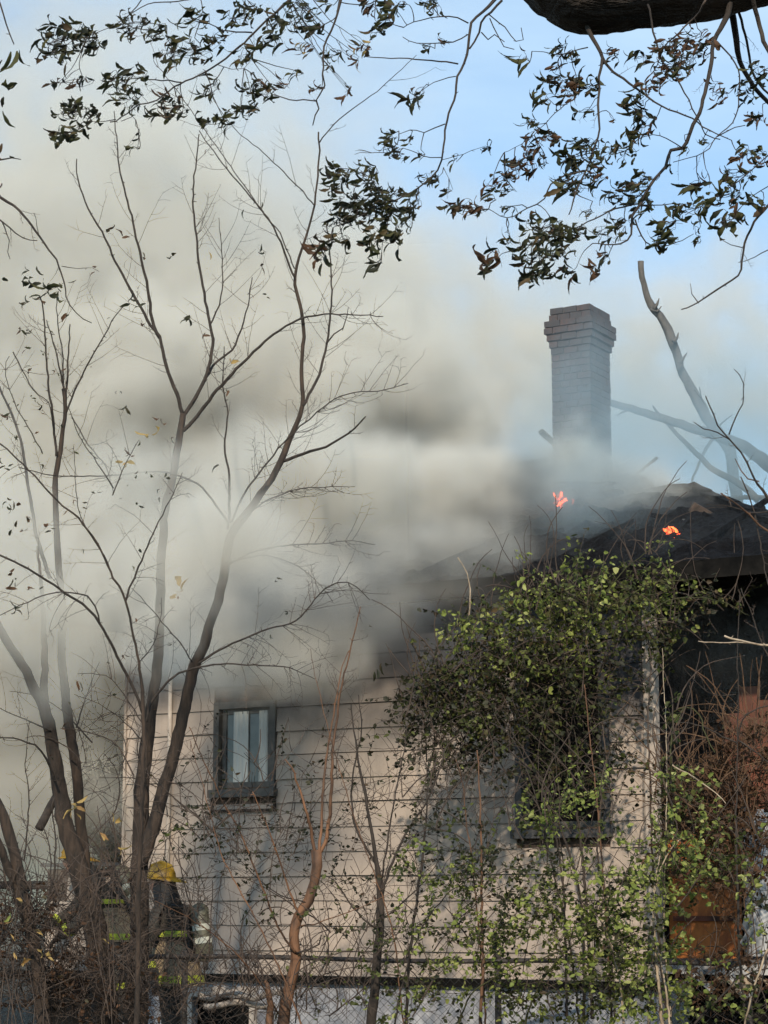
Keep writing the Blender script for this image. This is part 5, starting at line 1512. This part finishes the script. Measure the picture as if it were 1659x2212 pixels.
shrub('sunlit_shrub', 'sunlit bright lime-leaved shrub at lower right, before the rusty panel', base_at(1380, 2200, 17.1), bl, 16.7, 17.5, 203, [LM], sts, 60, (LM, G), 150, 'shrub', (9, 17), 'bark_twig', .05, dn=.55)

# dead brown vine mass on the porch
bl = [(1540, 1740, 90, 90, 330, [None, None, None, None, 'leaf_brown']), (1500, 1830, 80, 90, 260, [None, None, 'leaf_brown', G, None]), (1600, 1650, 60, 80, 130, [None, None, None, 'leaf_brown']), (1600, 1800, 50, 120, 190, [None, None, None, 'leaf_brown']), (1580, 1930, 40, 60, 60, [None, None, 'leaf_brown']), (1450, 1700, 50, 80, 70, [None, None, G]), (1650, 1720, 30, 160, 80, [None, None, 'leaf_brown']), (1560, 2110, 90, 60, 100, [None, None, 'leaf_brown'])]
shrub('dead_vine', 'tangled mass of dead brown vine hanging over the rusty panel on the right', base_at(1540, 2060, 18.6), bl, 18.2, 19.0, 204, ['leaf_brown'], [], 220, ('leaf_brown',), 60, 'vine', (8, 16), 'vine_dead', .4, twl=50)

# brambles lower left
BN = [None] * 9
bl = [(-160, 2080, 160, 110, 260, BN), (60, 2080, 110, 110, 560, BN + ['leaf_brown']), (200, 2130, 130, 80, 440, BN + ['leaf_brown']), (120, 1990, 90, 60, 130, BN), (30, 1960, 60, 60, 120, BN), (330, 2160, 120, 60, 150, BN), (480, 2120, 90, 80, 70, BN), (600, 2160, 90, 60, 60, BN), (250, 1930, 60, 50, 40, BN), (700, 2150, 90, 60, 50, BN + [G])]
shrub('bramble', 'dense dark brown bramble thicket filling the lower left corner', base_at(100, 2212, 17.9), bl, 17.2, 18.4, 205, ['leaf_brown'], [], 300, ('leaf_brown',), 40, 'shrub', (8, 15), 'bark_twig', .1, twl=80)
r9 = random.Random(99)
lv = Leaves()
tb_ = thing('bramble', 'loose twigs with a few pale yellow leaves at the left edge, low down', 'shrub', base_at(50, 2212, 17.0))
q = MB(tb_.location)
for (u, v, s, d) in ((8, 1990, 26, (1, 0, .1)), (45, 2085, 32, (.5, 0, 1)), (100, 2065, 24, (.6, 0, .3)), (35, 1940, 22, (1, 0, 0)), (75, 2010, 22, (1, 0, .4)), (80, 2050, 22, (1, 0, .2)), (28, 2030, 12, (0, 0, 1)), (32, 2070, 14, (0, 0, 1)), (245, 1775, 30, (.6, 0, 1)), (215, 1800, 26, (1, 0, -.4)), (255, 1830, 28, (1, 0, -.3)), (230, 2035, 14, (0, 0, 1))):
    lv.put(P(u, v, 17.0), d, px(s * 1.15, 17), 'leaf_yellow' if v != 1990 else 'leaf_lime_lit', r9)
    lv.put(P(u + 4, v + 3, 17.0), (d[0], .4, d[2] - .4), px(s * .8, 17), 'leaf_yellow', r9)
    q.tube([P(u, v, 17), P(u + r9.uniform(-20, 20), v + 60, 17.1), P(u + r9.uniform(-30, 30), v + 160, 17.1), P(u + r9.uniform(-30, 30), v + 400, 17.1)], [px(2, 17) / 2] * 4, 4, False)
q.build('stems', M['bark_twig'], tb_, kind='stuff'); lv.flush(tb_)

# fine grey brush across the foot of the siding
bl = [(640, 1900, 200, 150, 80, [None, None, None, None, DK]), (880, 1900, 160, 200, 110, [None, None, None, DK]), (450, 1700, 120, 120, 50, [None, None, None, DK]), (700, 1700, 120, 120, 50, [None, None, None, DK]), (330, 1950, 120, 120, 100, [None]), (550, 1820, 150, 70, 60, [None, None, DK]), (240, 1650, 80, 120, 70, [None]), (900, 1680, 80, 100, 30, [None, None, DK]), (1010, 1700, 100, 80, 30, [None, None, DK]), (380, 2000, 60, 90, 60, [None])]
shrub('brush', 'sparse grey leafless brush standing in front of the siding below the window', base_at(640, 2212, 18.6), bl, 18.0, 19.2, 206, [DK], [], 60, (), 0, 'brush', (7, 13), 'bark_twig', .0, twl=110)

# grey conifer-like bush behind the porch, in smoke
bl = [(225, 1770, 45, 90, 260, [DK, None]), (200, 1720, 30, 60, 60, [DK, None]), (250, 1830, 40, 50, 90, [DK])]
shrub('evergreen_bush', 'soft grey evergreen bush dimmed by smoke behind the low porch wall', base_at(225, 1850, 23.8), bl, 23.4, 24.4, 207, [DK], [], 20, (), 0, 'bush', (10, 20), 'bark_grey', .2, twl=60)

# ------------------------------------------------------------------ chain-link fence
FY = 19.6
fp = P(829, 2065, FY)
FZ = fp.z
fence = thing('chain_link_fence', 'rusty chain-link fence with a dark top rail running across in front of the house', 'fence', (0, FY, 0))
xa, xb = -5.2, 5.2
q = MB((0, FY, 0))
pts = [(xa + (xb - xa) * i / 16, FY + .008 * math.sin(i * 2.1), FZ + .03 - .0075 * i + .012 * math.sin(i * 1.3)) for i in range(17)]
q.tube(pts, [.021] * 17, 8, rough=.05, r=r9)
q.build('top_rail', M['iron'], fence, True)
for x in (-4.6, -1.75, 1.0, 3.2):
    q = MB((0, FY, 0)); q.tube([(x, FY + .03, -.2), (x, FY + .03, FZ - .01)], [.03, .03], 10); po = q.build('post', M['iron'], fence, True)
    q = MB((0, FY, 0)); q.tube([(x, FY + .03, FZ - .03), (x, FY + .03, FZ + .05)], [.036, .02], 10); q.build('cap', M['iron'], po, True)
wm = MB((0, FY, 0))
s = .036; zt_ = FZ - .025; rows = 22
n = int((xb - xa) / s)
for i in range(n):
    x = xa + i * s
    pts = []
    for j in range(rows + 1):
        z = zt_ - j * s
        pts.append((x + (s * .5 if (i + j) % 2 else -s * .5) + .004 * math.sin(i * .7 + j * .3), FY - .022 + (.004 if (i + j) % 2 else -.004) + .015 * math.sin(x * 1.7), z))
    wm.tube(pts, [.0027] * len(pts), 3, False)
wm.build('wire_mesh', M['wire'], fence, kind='stuff')
# dead runner vine along the rail
q = MB((0, 0, 0))
# ------------------------------------------------------------------ firefighters
M['coat'] = mat_simple('turnout_coat', (0.028, 0.026, 0.022), (0.06, 0.052, 0.042), 14, 0.9, bmp=.5, bd=.02)
M['coat_tan'] = mat_simple('turnout_tan', (0.30, 0.23, 0.14), (0.2, 0.15, 0.1), 12, 0.9, bmp=.5, bd=.02)
M['lime_band'] = mat_simple('lime_band', (0.42, 0.47, 0.03), (0.2, 0.23, 0.03), 20, 0.6)
M['silver_band'] = mat_simple('silver_band', (0.45, 0.45, 0.42), (0.35, 0.35, 0.32), 20, 0.5)
M['helmet'] = mat_simple('helmet_yellow', (0.55, 0.31, 0.015), (0.16, 0.09, 0.01), 7, 0.45)
M['tank'] = mat_simple('air_tank', (0.16, 0.15, 0.10), (0.09, 0.085, 0.06), 20, 0.5)
M['tank_band'] = mat_simple('air_tank_band', (0.62, 0.62, 0.52), (0.45, 0.45, 0.38), 20, 0.5)
M['black'] = mat_simple('black_gear', (0.01, 0.01, 0.011), (0.022, 0.021, 0.02), 20, 0.7)
M['skin'] = mat_simple('skin', (0.30, 0.17, 0.12), (0.38, 0.22, 0.16), 20, 0.6)

def skinned(name, verts, edges, mat, parent, root=0, sub=2):
    me = bpy.data.meshes.new(name)
    me.from_pydata([v[:3] for v in verts], edges, [])
    o = bpy.data.objects.new(name, me)
    link(o, parent)
    sk = o.modifiers.new('skin', 'SKIN')
    sk.use_smooth_shade = True
    sv = me.skin_vertices[0].data if me.skin_vertices else None
    if sv is None:
        bm = bmesh.new(); bm.from_mesh(me); bm.verts.layers.skin.verify(); bm.to_mesh(me); bm.free()
        sv = me.skin_vertices[0].data
    for i, v in enumerate(verts):
        sv[i].radius = (v[3], v[4] if len(v) > 4 else v[3])
        sv[i].use_root = (i == root)
    ss = o.modifiers.new('sub', 'SUBSURF'); ss.levels = sub; ss.render_levels = sub
    me.materials.append(mat)
    return o

def ring(mb, c, rx, ry, h, n=20, tilt=0, th=.006):
    """band wrapped round a limb or trunk"""
    vs = []
    for k in range(n):
        a = 2 * math.pi * k / n
        for (e, z) in ((0, -h / 2), (th, -h / 2), (th, h / 2), (0, h / 2)):
            x, y = (rx + e) * math.cos(a), (ry + e) * math.sin(a)
            vs.append((c[0] + x, c[1] + y, c[2] + z + tilt * x))
    fs = []
    for k in range(n):
        k2 = (k + 1) % n
        for j in range(4):
            j2 = (j + 1) % 4
            fs.append((k * 4 + j, k2 * 4 + j, k2 * 4 + j2, k * 4 + j2))
    mb.add(vs, fs)

def helmet(mb, hc, face):
    """dome with centre ridge and long rear brim; face = unit vector in the ground plane"""
    fx, fy = face
    def T(p):
        return (hc[0] + p[0] * fx - p[1] * fy, hc[1] + p[0] * fy + p[1] * fx, hc[2] + p[2])
    n, m = 24, 9
    vs, fs = [], []
    for j in range(m + 1):
        t = j / m * math.pi / 2
        for k in range(n):
            a = 2 * math.pi * k / n
            rib = 1 + .035 * max(0, math.cos(a * 4)) ** 6 * math.cos(t)
            vs.append(T((.145 * math.cos(a) * math.cos(t) * rib, .118 * math.sin(a) * math.cos(t) * rib, .02 + .135 * math.sin(t) * rib)))
    for j in range(m):
        for k in range(n):
            fs.append((j * n + k, j * n + (k + 1) % n, (j + 1) * n + (k + 1) % n, (j + 1) * n + k))
    mb.add(vs, fs)
    vs, fs = [], []
    for k in range(n):
        a = 2 * math.pi * k / n
        back = max(0, -math.cos(a))
        ex = .035 + .075 * back ** 1.5 + .01 * max(0, math.cos(a))
        for (e, dz) in ((0, .03), (ex, .015 - .035 * back), (ex, .007 - .035 * back), (0, .012)):
            vs.append(T(((.143 + e) * math.cos(a), (.117 + e * .8) * math.sin(a), dz)))
    for k in range(n):
        k2 = (k + 1) % n
        for j in range(4): fs.append((k * 4 + j, k2 * 4 + j, k2 * 4 + (j + 1) % 4, k * 4 + (j + 1) % 4))
    mb.add(vs, fs)
    mb.tube([T((-.14, 0, .05)), T((-.10, 0, .13)), T((0, 0, .168)), T((.10, 0, .135)), T((.145, 0, .06))], [.012, .015, .016, .015, .012], 6)

def firefighter(label, loc, rz, pose, tan=False, lower_tan=True):
    """local frame: faces +X. pose: forward bend, arms"""
    t = thing('person', label, 'person', loc, rz)
    b = pose['bend']
    hip = Vector((0, 0, .98))
    def up(d, off=0.0): return hip + Vector((math.sin(b) * d + off, 0, math.cos(b) * d))
    chest = up(.34); neck = up(.55, .02); head = up(.72, .06)
    V, E = [], []
    def v(p, r1, r2=None): V.append((p[0], p[1], p[2], r1, r2 or r1)); return len(V) - 1
    h = v(hip, .19, .17); w = v(up(.18), .19, .165); c = v(chest, .21, .18); n_ = v(neck, .09); hd = v(head, .095, .09)
    hu = v(up(.86, .05), .075)
    E += [(h, w), (w, c), (c, n_), (n_, hd), (hd, hu)]
    hands = []
    for s, (el, wr) in zip((-1, 1), pose['arms']):
        sh = v(up(.47) + Vector((0, s * .2, 0)), .10); e_ = v(Vector(el), .075); w_ = v(Vector(wr), .058)
        E += [(c, sh), (sh, e_), (e_, w_)]
        hands.append((Vector(el), Vector(wr), s))
        lg = v(Vector((pose['legs'][0 if s < 0 else 1][0], s * .11, .52)), .098); ft = v(Vector((pose['legs'][0 if s < 0 else 1][1], s * .12, .10)), .075)
        hh = v(Vector((0, s * .11, .86)), .13)
        E += [(h, hh), (hh, lg), (lg, ft)]
    skinned('body', V, E, M['coat'], t)
    # head: face, ear, hood
    m_ = MB(); hc = head
    vs, fs = [], []
    n, m = 16, 10
    for j in range(m + 1):
        ph = math.pi * j / m
        for k in range(n):
            a = 2 * math.pi * k / n
            x, y, z = .100 * math.sin(ph) * math.cos(a), .078 * math.sin(ph) * math.sin(a), .125 * math.cos(ph)
            if x > .05: x += .028 * math.exp(-((y / .014) ** 2) - ((z + .01) / .03) ** 2) - .008 * math.exp(-((abs(y) - .032) / .014) ** 2 - ((z - .025) / .014) ** 2)
            vs.append((hc.x + x + .015, hc.y + y, hc.z + .02 + z))
    for j in range(m):
        for k in range(n): fs.append((j * n + k, (j + 1) * n + k, (j + 1) * n + (k + 1) % n, j * n + (k + 1) % n))
    m_.add(vs, fs); fc = m_.build('head', M['skin'], t, True)
    m_ = MB(); m_.tube([tuple(neck + Vector((-.02, 0, -.06))), tuple(neck + Vector((0, 0, .04))), tuple(head + Vector((-.035, 0, -.02))), tuple(head + Vector((-.03, 0, .08)))], [.14, .12, .112, .10], 12); m_.build('hood', M['black'], t, True)
    m_ = MB(); helmet(m_, (head.x, head.y, head.z + .045), (1, 0)); m_.build('helmet', M['helmet'], t, True)
    # hands
    for el, wr, s in hands:
        d = (wr - el).normalized(); side = d.cross(Vector((0, 0, 1)))
        if side.length < .1: side = Vector((0, 1, 0))
        side.normalize(); nr = side.cross(d)
        V, E = [], []
        def q(p, r_): V.append((p[0], p[1], p[2], r_)); return len(V) - 1
        p0 = q(wr - d * .03, .034); p1 = q(wr + d * .05, .036)
        E.append((p0, p1))
        for k in range(4):
            o_ = (k - 1.5) * .021; L = (.062, .074, .070, .054)[k]
            a = q(wr + d * .085 + side * o_, .0125); c_ = q(wr + d * (.085 + L * .5) + side * o_ - nr * .012, .0112); e_ = q(wr + d * (.085 + L * .8) + side * o_ - nr * .04, .010)
            E += [(p1, a), (a, c_), (c_, e_)]
        a = q(wr + d * .03 + side * .045 * s, .0135); c_ = q(wr + d * .065 + side * .062 * s - nr * .02, .0115)
        E += [(p0, a), (a, c_)]
        skinned('glove', V, E, M['black'], t, 0, 1)
        m_ = MB()
        mid = el.lerp(wr, .62)
        pts = [mid - d * .03, mid + d * .03]
        m_.tube(pts, [.080, .074], 12, False); m_.build('cuff_band', M['lime_band'], t, True)
    # boots
    for i, s in ((0, -1), (1, 1)):
        fx = pose['legs'][i][1]
        m_ = MB(); m_.tube([(fx - .02, s * .12, .30), (fx - .01, s * .12, .14), (fx + .03, s * .12, .07)], [.085, .075, .07], 10)
        m_.tube([(fx - .06, s * .12, .05), (fx + .04, s * .12, .055), (fx + .16, s * .12, .045), (fx + .21, s * .12, .035)], [.05, .055, .05, .03], 10)
        m_.build('boot', M['black'], t, True)
        m_ = MB(); m_.tube([(pose['legs'][i][0] * .6 + fx * .4, s * .118, .40), (pose['legs'][i][0] * .5 + fx * .5, s * .118, .34)], [.113, .11], 12, False); m_.build('leg_band', M['lime_band'], t, True)
    # coat skirt and bands
    def coat_ring(d, rx, ry): 
        p_ = up(d); return [(p_.x + rx * math.cos(2 * math.pi * k / 24) * (1 + .04 * math.sin(k * 5)), p_.y + ry * math.sin(2 * math.pi * k / 24) * (1 + .04 * math.cos(k * 4)), p_.z) for k in range(24)]
    def loft(rs):
        m_ = MB(); vs = []; fs = []
        for q_ in rs: vs += q_
        for j in range(len(rs) - 1):
            for k in range(24): fs.append((j * 24 + k, j * 24 + (k + 1) % 24, (j + 1) * 24 + (k + 1) % 24, (j + 1) * 24 + k))
        m_.add(vs, fs); return m_
    loft([coat_ring(-.20, .235, .27), coat_ring(-.10, .225, .26), coat_ring(.0, .21, .245), coat_ring(.12, .20, .235), coat_ring(.2, .17, .2)]).build('coat_skirt', M['coat_tan' if lower_tan else 'coat'], t, True)
    loft([coat_ring(-.175, .243, .278), coat_ring(-.105, .235, .268)]).build('hem_band', M['lime_band'], t, True)
    loft([coat_ring(.245, .222, .25), coat_ring(.30, .226, .252)]).build('chest_band', M['lime_band'], t, True)
    # breathing apparatus
    if pose.get('tank', True):
        bk = Vector((-math.cos(b), 0, math.sin(b)))
        m_ = MB(); a0 = up(.02) + bk * .30; a1 = up(.46) + bk * .30
        dd = (a1 - a0).normalized()
        m_.tube([a0 - dd * .05, a0 - dd * .03, a0, a1, a1 + dd * .035, a1 + dd * .05], [.02, .062, .085, .085, .055, .02], 16); tk = m_.build('air_tank', M['tank'], t, True)
        for f_ in (.12, .24):
            m_ = MB(); m_.tube([a0 + dd * f_, a0 + dd * (f_ + .055)], [.088, .088], 16, False); m_.build('band', M['tank_band'], tk, True)
        m_ = MB(); m_.tube([a0 - dd * .12, a0 - dd * .05], [.022, .026], 8); m_.build('valve', M['iron'], tk, True)
        m_ = MB(); m_.beam(up(.0) + bk * .19, up(.48) + bk * .20, .2, .035, tuple(bk)); m_.build('harness', M['black'], t)
        for s in (-1, 1):
            m_ = MB(); m_.tube([up(.1) + Vector((.1, s * .13, 0)), up(.35) + Vector((.2, s * .12, 0)), up(.52) + Vector((.05, s * .12, .04)), up(.48) + bk * .2 + Vector((0, s * .08, 0))], [.018] * 4, 6); m_.build('strap', M['black'], t, True)
    return t

pA = P(377, 1905, 20.6)
firefighter('firefighter in a yellow helmet and dark coat with an air tank, standing between the trunks', (pA.x + .02, 20.6, 0.0), R(160),
            dict(bend=.14, arms=[((.30, -.32, 1.12), (.50, -.18, .92)), ((.16, .36, 1.12), (.02, .42, .84))], legs=[(.1, .06), (-.02, -.1)]))
# helmet height check: the crown sits at about 1.90 m
pB = P(238, 1845, 22.6)
o2 = firefighter('second firefighter bending in the smoke behind the low porch wall, lime bands showing', (pB.x + .05, 22.9, 0.33), R(190),
            dict(bend=.55, arms=[((.45, -.3, 1.1), (.72, -.2, .95)), ((.35, .32, 1.05), (.60, .2, .85))], legs=[(.12, .02), (0, -.12)], tank=True))

# gnarled low sticks and a hose by the hatch
hs_ = thing('fire_hose', 'grey fire hose and loose boards heaped by the crawlspace hatch', 'hose', base_at(500, 2190, 20.4))
q = MB(hs_.location)
q.tube([P(430 + 12 * i, 2150 + 7 * math.sin(i * .8) , 20.4 - .02 * i) for i in range(16)], [.028] * 16, 8)
q.tube([P(440 + 14 * i, 2170 + 5 * math.sin(i * .7 + 1), 20.3) for i in range(12)], [.028] * 12, 8)
q.build('hose_length', M['trim'], hs_, True)
# ------------------------------------------------------------------ smoke (stuff): voxel volumes made by geometry nodes
class Fld:
    """tiny expression builder over geometry nodes"""
    def __init__(self, name):
        self.g = bpy.data.node_groups.new(name, 'GeometryNodeTree')
        self.g.interface.new_socket('Geometry', in_out='INPUT', socket_type='NodeSocketGeometry')
        self.g.interface.new_socket('Geometry', in_out='OUTPUT', socket_type='NodeSocketGeometry')
        self.pos = self.n('GeometryNodeInputPosition').outputs[0]

    def n(self, t):
        return self.g.nodes.new(t)

    def put(self, s, v):
        if isinstance(v, bpy.types.NodeSocket):
            self.g.links.new(v, s)
        else:
            s.default_value = v

    def m(self, op, a, b=0.0, c=0.0, clamp=False):
        q = self.n('ShaderNodeMath'); q.operation = op; q.use_clamp = clamp
        self.put(q.inputs[0], a); self.put(q.inputs[1], b); self.put(q.inputs[2], c)
        return q.outputs[0]

    def vm(self, op, a, b=(0, 0, 0)):
        q = self.n('ShaderNodeVectorMath'); q.operation = op
        self.put(q.inputs[0], a); self.put(q.inputs[1], b)
        return q.outputs['Value'] if op in ('LENGTH', 'DOT_PRODUCT') else q.outputs[0]

    def noise(self, vec, scale, detail, rough=0.55, dist=0.0):
        q = self.n('ShaderNodeTexNoise')
        self.put(q.inputs['Vector'], vec)
        q.inputs['Scale'].default_value = scale; q.inputs['Detail'].default_value = detail
        q.inputs['Roughness'].default_value = rough; q.inputs['Distortion'].default_value = dist
        return q.outputs['Fac'], q.outputs['Color']

    def rng(self, v, a, b, lo=0.0, hi=1.0, smooth=True):
        q = self.n('ShaderNodeMapRange')
        q.interpolation_type = 'SMOOTHSTEP' if smooth else 'LINEAR'
        self.put(q.inputs[0], v); self.put(q.inputs[1], a); self.put(q.inputs[2], b)
        self.put(q.inputs[3], lo); self.put(q.inputs[4], hi)
        return q.outputs[0]

    def ell(self, pos, c, r, soft=0.5, tilt=0.0):
        """soft ellipsoid, 1 inside, 0 outside"""
        d = self.vm('SUBTRACT', pos, tuple(c))
        if tilt:
            q = self.n('ShaderNodeVectorRotate'); q.rotation_type = 'Y_AXIS'
            self.put(q.inputs['Vector'], d); q.inputs['Angle'].default_value = tilt
            d = q.outputs[0]
        d = self.vm('DIVIDE', d, tuple(r))
        l = self.vm('LENGTH', d)
        return self.rng(l, 1.0, 1.0 - soft)

def smoke_volume(name, label, lo, hi, vox, blobs, warp, nscale, colour, gain, aniso=0.2, nlo=0.3, nhi=0.6, floor=0.15, seed=0.0, absorb=(0, 0, 0)):
    F = Fld(name + '_field')
    sh = F.vm('ADD', F.pos, (seed, seed * .7, seed * 1.3))
    _, c1 = F.noise(sh, 0.42 * nscale, 2.0)
    _, c2 = F.noise(sh, 1.5 * nscale, 2.0)
    w1 = F.vm('MULTIPLY', F.vm('SUBTRACT', c1, (.5, .5, .5)), (warp, warp, warp))
    w2 = F.vm('MULTIPLY', F.vm('SUBTRACT', c2, (.5, .5, .5)), (warp * .5,) * 3)
    wp = F.vm('ADD', F.pos, F.vm('ADD', w1, w2))
    tot = None
    for (c, r, soft, dens, tilt) in blobs:
        e = F.m('MULTIPLY', F.ell(wp, c, r, soft, tilt), dens)
        tot = e if tot is None else F.m('MAXIMUM', tot, e) if dens > 0 else F.m('ADD', tot, e)
    nv, _ = F.noise(F.vm('ADD', sh, F.vm('MULTIPLY', w1, (.6, .6, .6))), 1.05 * nscale, 5.0, 0.58)
    nn = F.rng(nv, nlo, nhi, floor, 1.0)
    tot = F.m('MULTIPLY', F.m('MULTIPLY', tot, nn), gain)
    tot = F.m('MAXIMUM', tot, 0.0)
    vc = F.n('GeometryNodeVolumeCube')
    F.put(vc.inputs['Density'], tot)
    vc.inputs['Min'].default_value = lo
    vc.inputs['Max'].default_value = hi
    for k, i in (('X', 0), ('Y', 1), ('Z', 2)):
        vc.inputs['Resolution ' + k].default_value = max(8, int((hi[i] - lo[i]) / vox))
    mt = bpy.data.materials.new(name + '_air')
    mt.use_nodes = True
    nt = mt.node_tree
    nt.nodes.clear()
    o = nt.nodes.new('ShaderNodeOutputMaterial')
    pv = nt.nodes.new('ShaderNodeVolumePrincipled')
    pv.inputs['Color'].default_value = (*colour, 1)
    pv.inputs['Absorption Color'].default_value = (*absorb, 1)
    pv.inputs['Density'].default_value = 1.0
    pv.inputs['Anisotropy'].default_value = aniso
    nt.links.new(pv.outputs[0], o.inputs['Volume'])
    mt.cycles.volume_sampling = 'MULTIPLE_IMPORTANCE'
    sm = F.n('GeometryNodeSetMaterial')
    sm.inputs['Material'].default_value = mt
    go = F.n('NodeGroupOutput')
    F.g.links.new(vc.outputs[0], sm.inputs['Geometry'])
    F.g.links.new(sm.outputs[0], go.inputs[0])
    vd = bpy.data.volumes.new(name)
    vd.materials.append(mt)
    vo = bpy.data.objects.new(name, vd)
    COL.objects.link(vo)
    md = vo.modifiers.new('field', 'NODES')
    md.node_group = F.g
    tag(vo, label, None, None, 'stuff')
    return vo
def pb(u, v, Y, rx, ry, rz, soft=.6, dens=1.0, tilt=0.0):
    return (P(u, v, Y), (rx, ry, rz), soft, dens, tilt)
smoke_volume('smoke', 'thick tan smoke pouring off the roof and drifting left', (-9.5, 15.6, 1.0), (7.5, 39, 16), 0.135,
    [pb(620, 250, 33, 3.6, 4, 3.6, .95, .10), pb(-250, 1850, 27, 3.0, 4, 2.5, .6, .8), pb(100, 150, 33, 6.5, 5, 5.5, .9, .14), pb(200, 760, 31, 5.8, 6, 5.0, .6, .5), pb(400, 930, 28, 3.2, 4, 2.0, .4, 1.1), pb(60, 1450, 27, 3.2, 5, 3.2, .5, 1.1), pb(860, 900, 26, 1.5, 2.3, 1.15, .35, 1.6),
     pb(640, 700, 29, 2.2, 2.5, 1.5, .5, .6), pb(1000, 700, 34, 4.6, 3, 3.0, .8, .4), pb(1150, 900, 33, 3.2, 3, 2.2, .7, .5), pb(1500, 800, 35, 4.0, 3, 2.6, .8, .42),
     pb(1180, 1050, 22.8, 1.9, 1.2, .45, .5, 2.0), pb(1400, 1070, 23.6, 1.0, 1.0, .35, .7, 1.6), pb(960, 1070, 22.6, 1.6, 1.2, .6, .6, 1.6), pb(740, 1150, 22.3, 2.0, 1.7, 1.0, .5, 2.2),
     pb(1060, 1120, 21.9, 1.6, .7, .42, .7, 1.9), pb(900, 1200, 21.0, 1.2, .6, .5, .7, 1.7), pb(520, 1300, 20.9, 1.6, 1.0, 1.0, .5, 1.8), pb(800, 1250, 20.6, 1.5, .6, .5, .8, .6), pb(560, 1400, 19.9, 1.5, .7, .62, .7, 1.5), pb(290, 1210, 17.7, 2.1, .75, .9, .7, 2.0), pb(300, 1290, 21.9, 1.7, .7, .75, .6, 2.2),
     pb(140, 1650, 23.5, 1.6, 1.5, 1.6, .8, .6)],
    2.6, 1.25, (.93, .905, .825), 2.3, 0.0, nlo=.40, nhi=.60, floor=.06)
smoke_volume('smoke_haze', 'thin bluish smoke hanging round the brick chimney and the dead trees', (-1, 19.4, 2.0), (6.5, 32, 9.5), 0.16,
    [pb(1290, 960, 21.8, 1.2, .9, 1.9, .9, 1.05), pb(1560, 960, 25.0, 2.6, 1.5, 1.7, .9, .9), pb(1570, 1300, 19.9, 1.6, .5, 1.6, .9, .10)],
    1.4, 1.3, (.68, .85, .93), 1.0, 0.1, seed=11.0)
smoke_volume('dark_smoke', 'dark charcoal smoke rolling over the eaves and the burnt roof', (-3.5, 17.5, 2.6), (4.5, 26, 7.6), 0.11,
    [pb(1130, 1090, 22.2, 1.7, .8, .32, .7, 1.0), pb(1340, 1090, 22.4, .9, .8, .25, .7, .9), pb(900, 1190, 20.8, 1.2, .7, .5, .7, .8), pb(690, 1290, 19.9, 1.1, .6, .5, .6, 1.4), pb(560, 1270, 19.6, .5, .4, .3, .6, 1.3), pb(900, 1330, 19.9, 1.6, .4, .45, .8, 1.2), pb(1540, 1330, 20.2, 1.5, .5, 1.4, .9, .3), pb(1420, 1120, 21.9, 1.2, .6, .3, .9, .6), pb(1250, 1200, 20.9, 1.3, .5, .35, .9, .5), pb(850, 900, 24.5, 1.3, 1.0, .8, .9, .13), pb(1100, 1150, 21.6, 1.2, .6, .3, .8, .6), pb(980, 1215, 20.9, 1.2, .5, .4, .8, .6), pb(1160, 1010, 23.0, .6, .7, .35, .7, 1.2), pb(420, 880, 25.5, 1.2, 1.0, .5, .8, .5)],
    1.2, 1.9, (.31, .33, .34), 1.8, 0.0, nlo=.40, nhi=.60, floor=.03, seed=4.0)
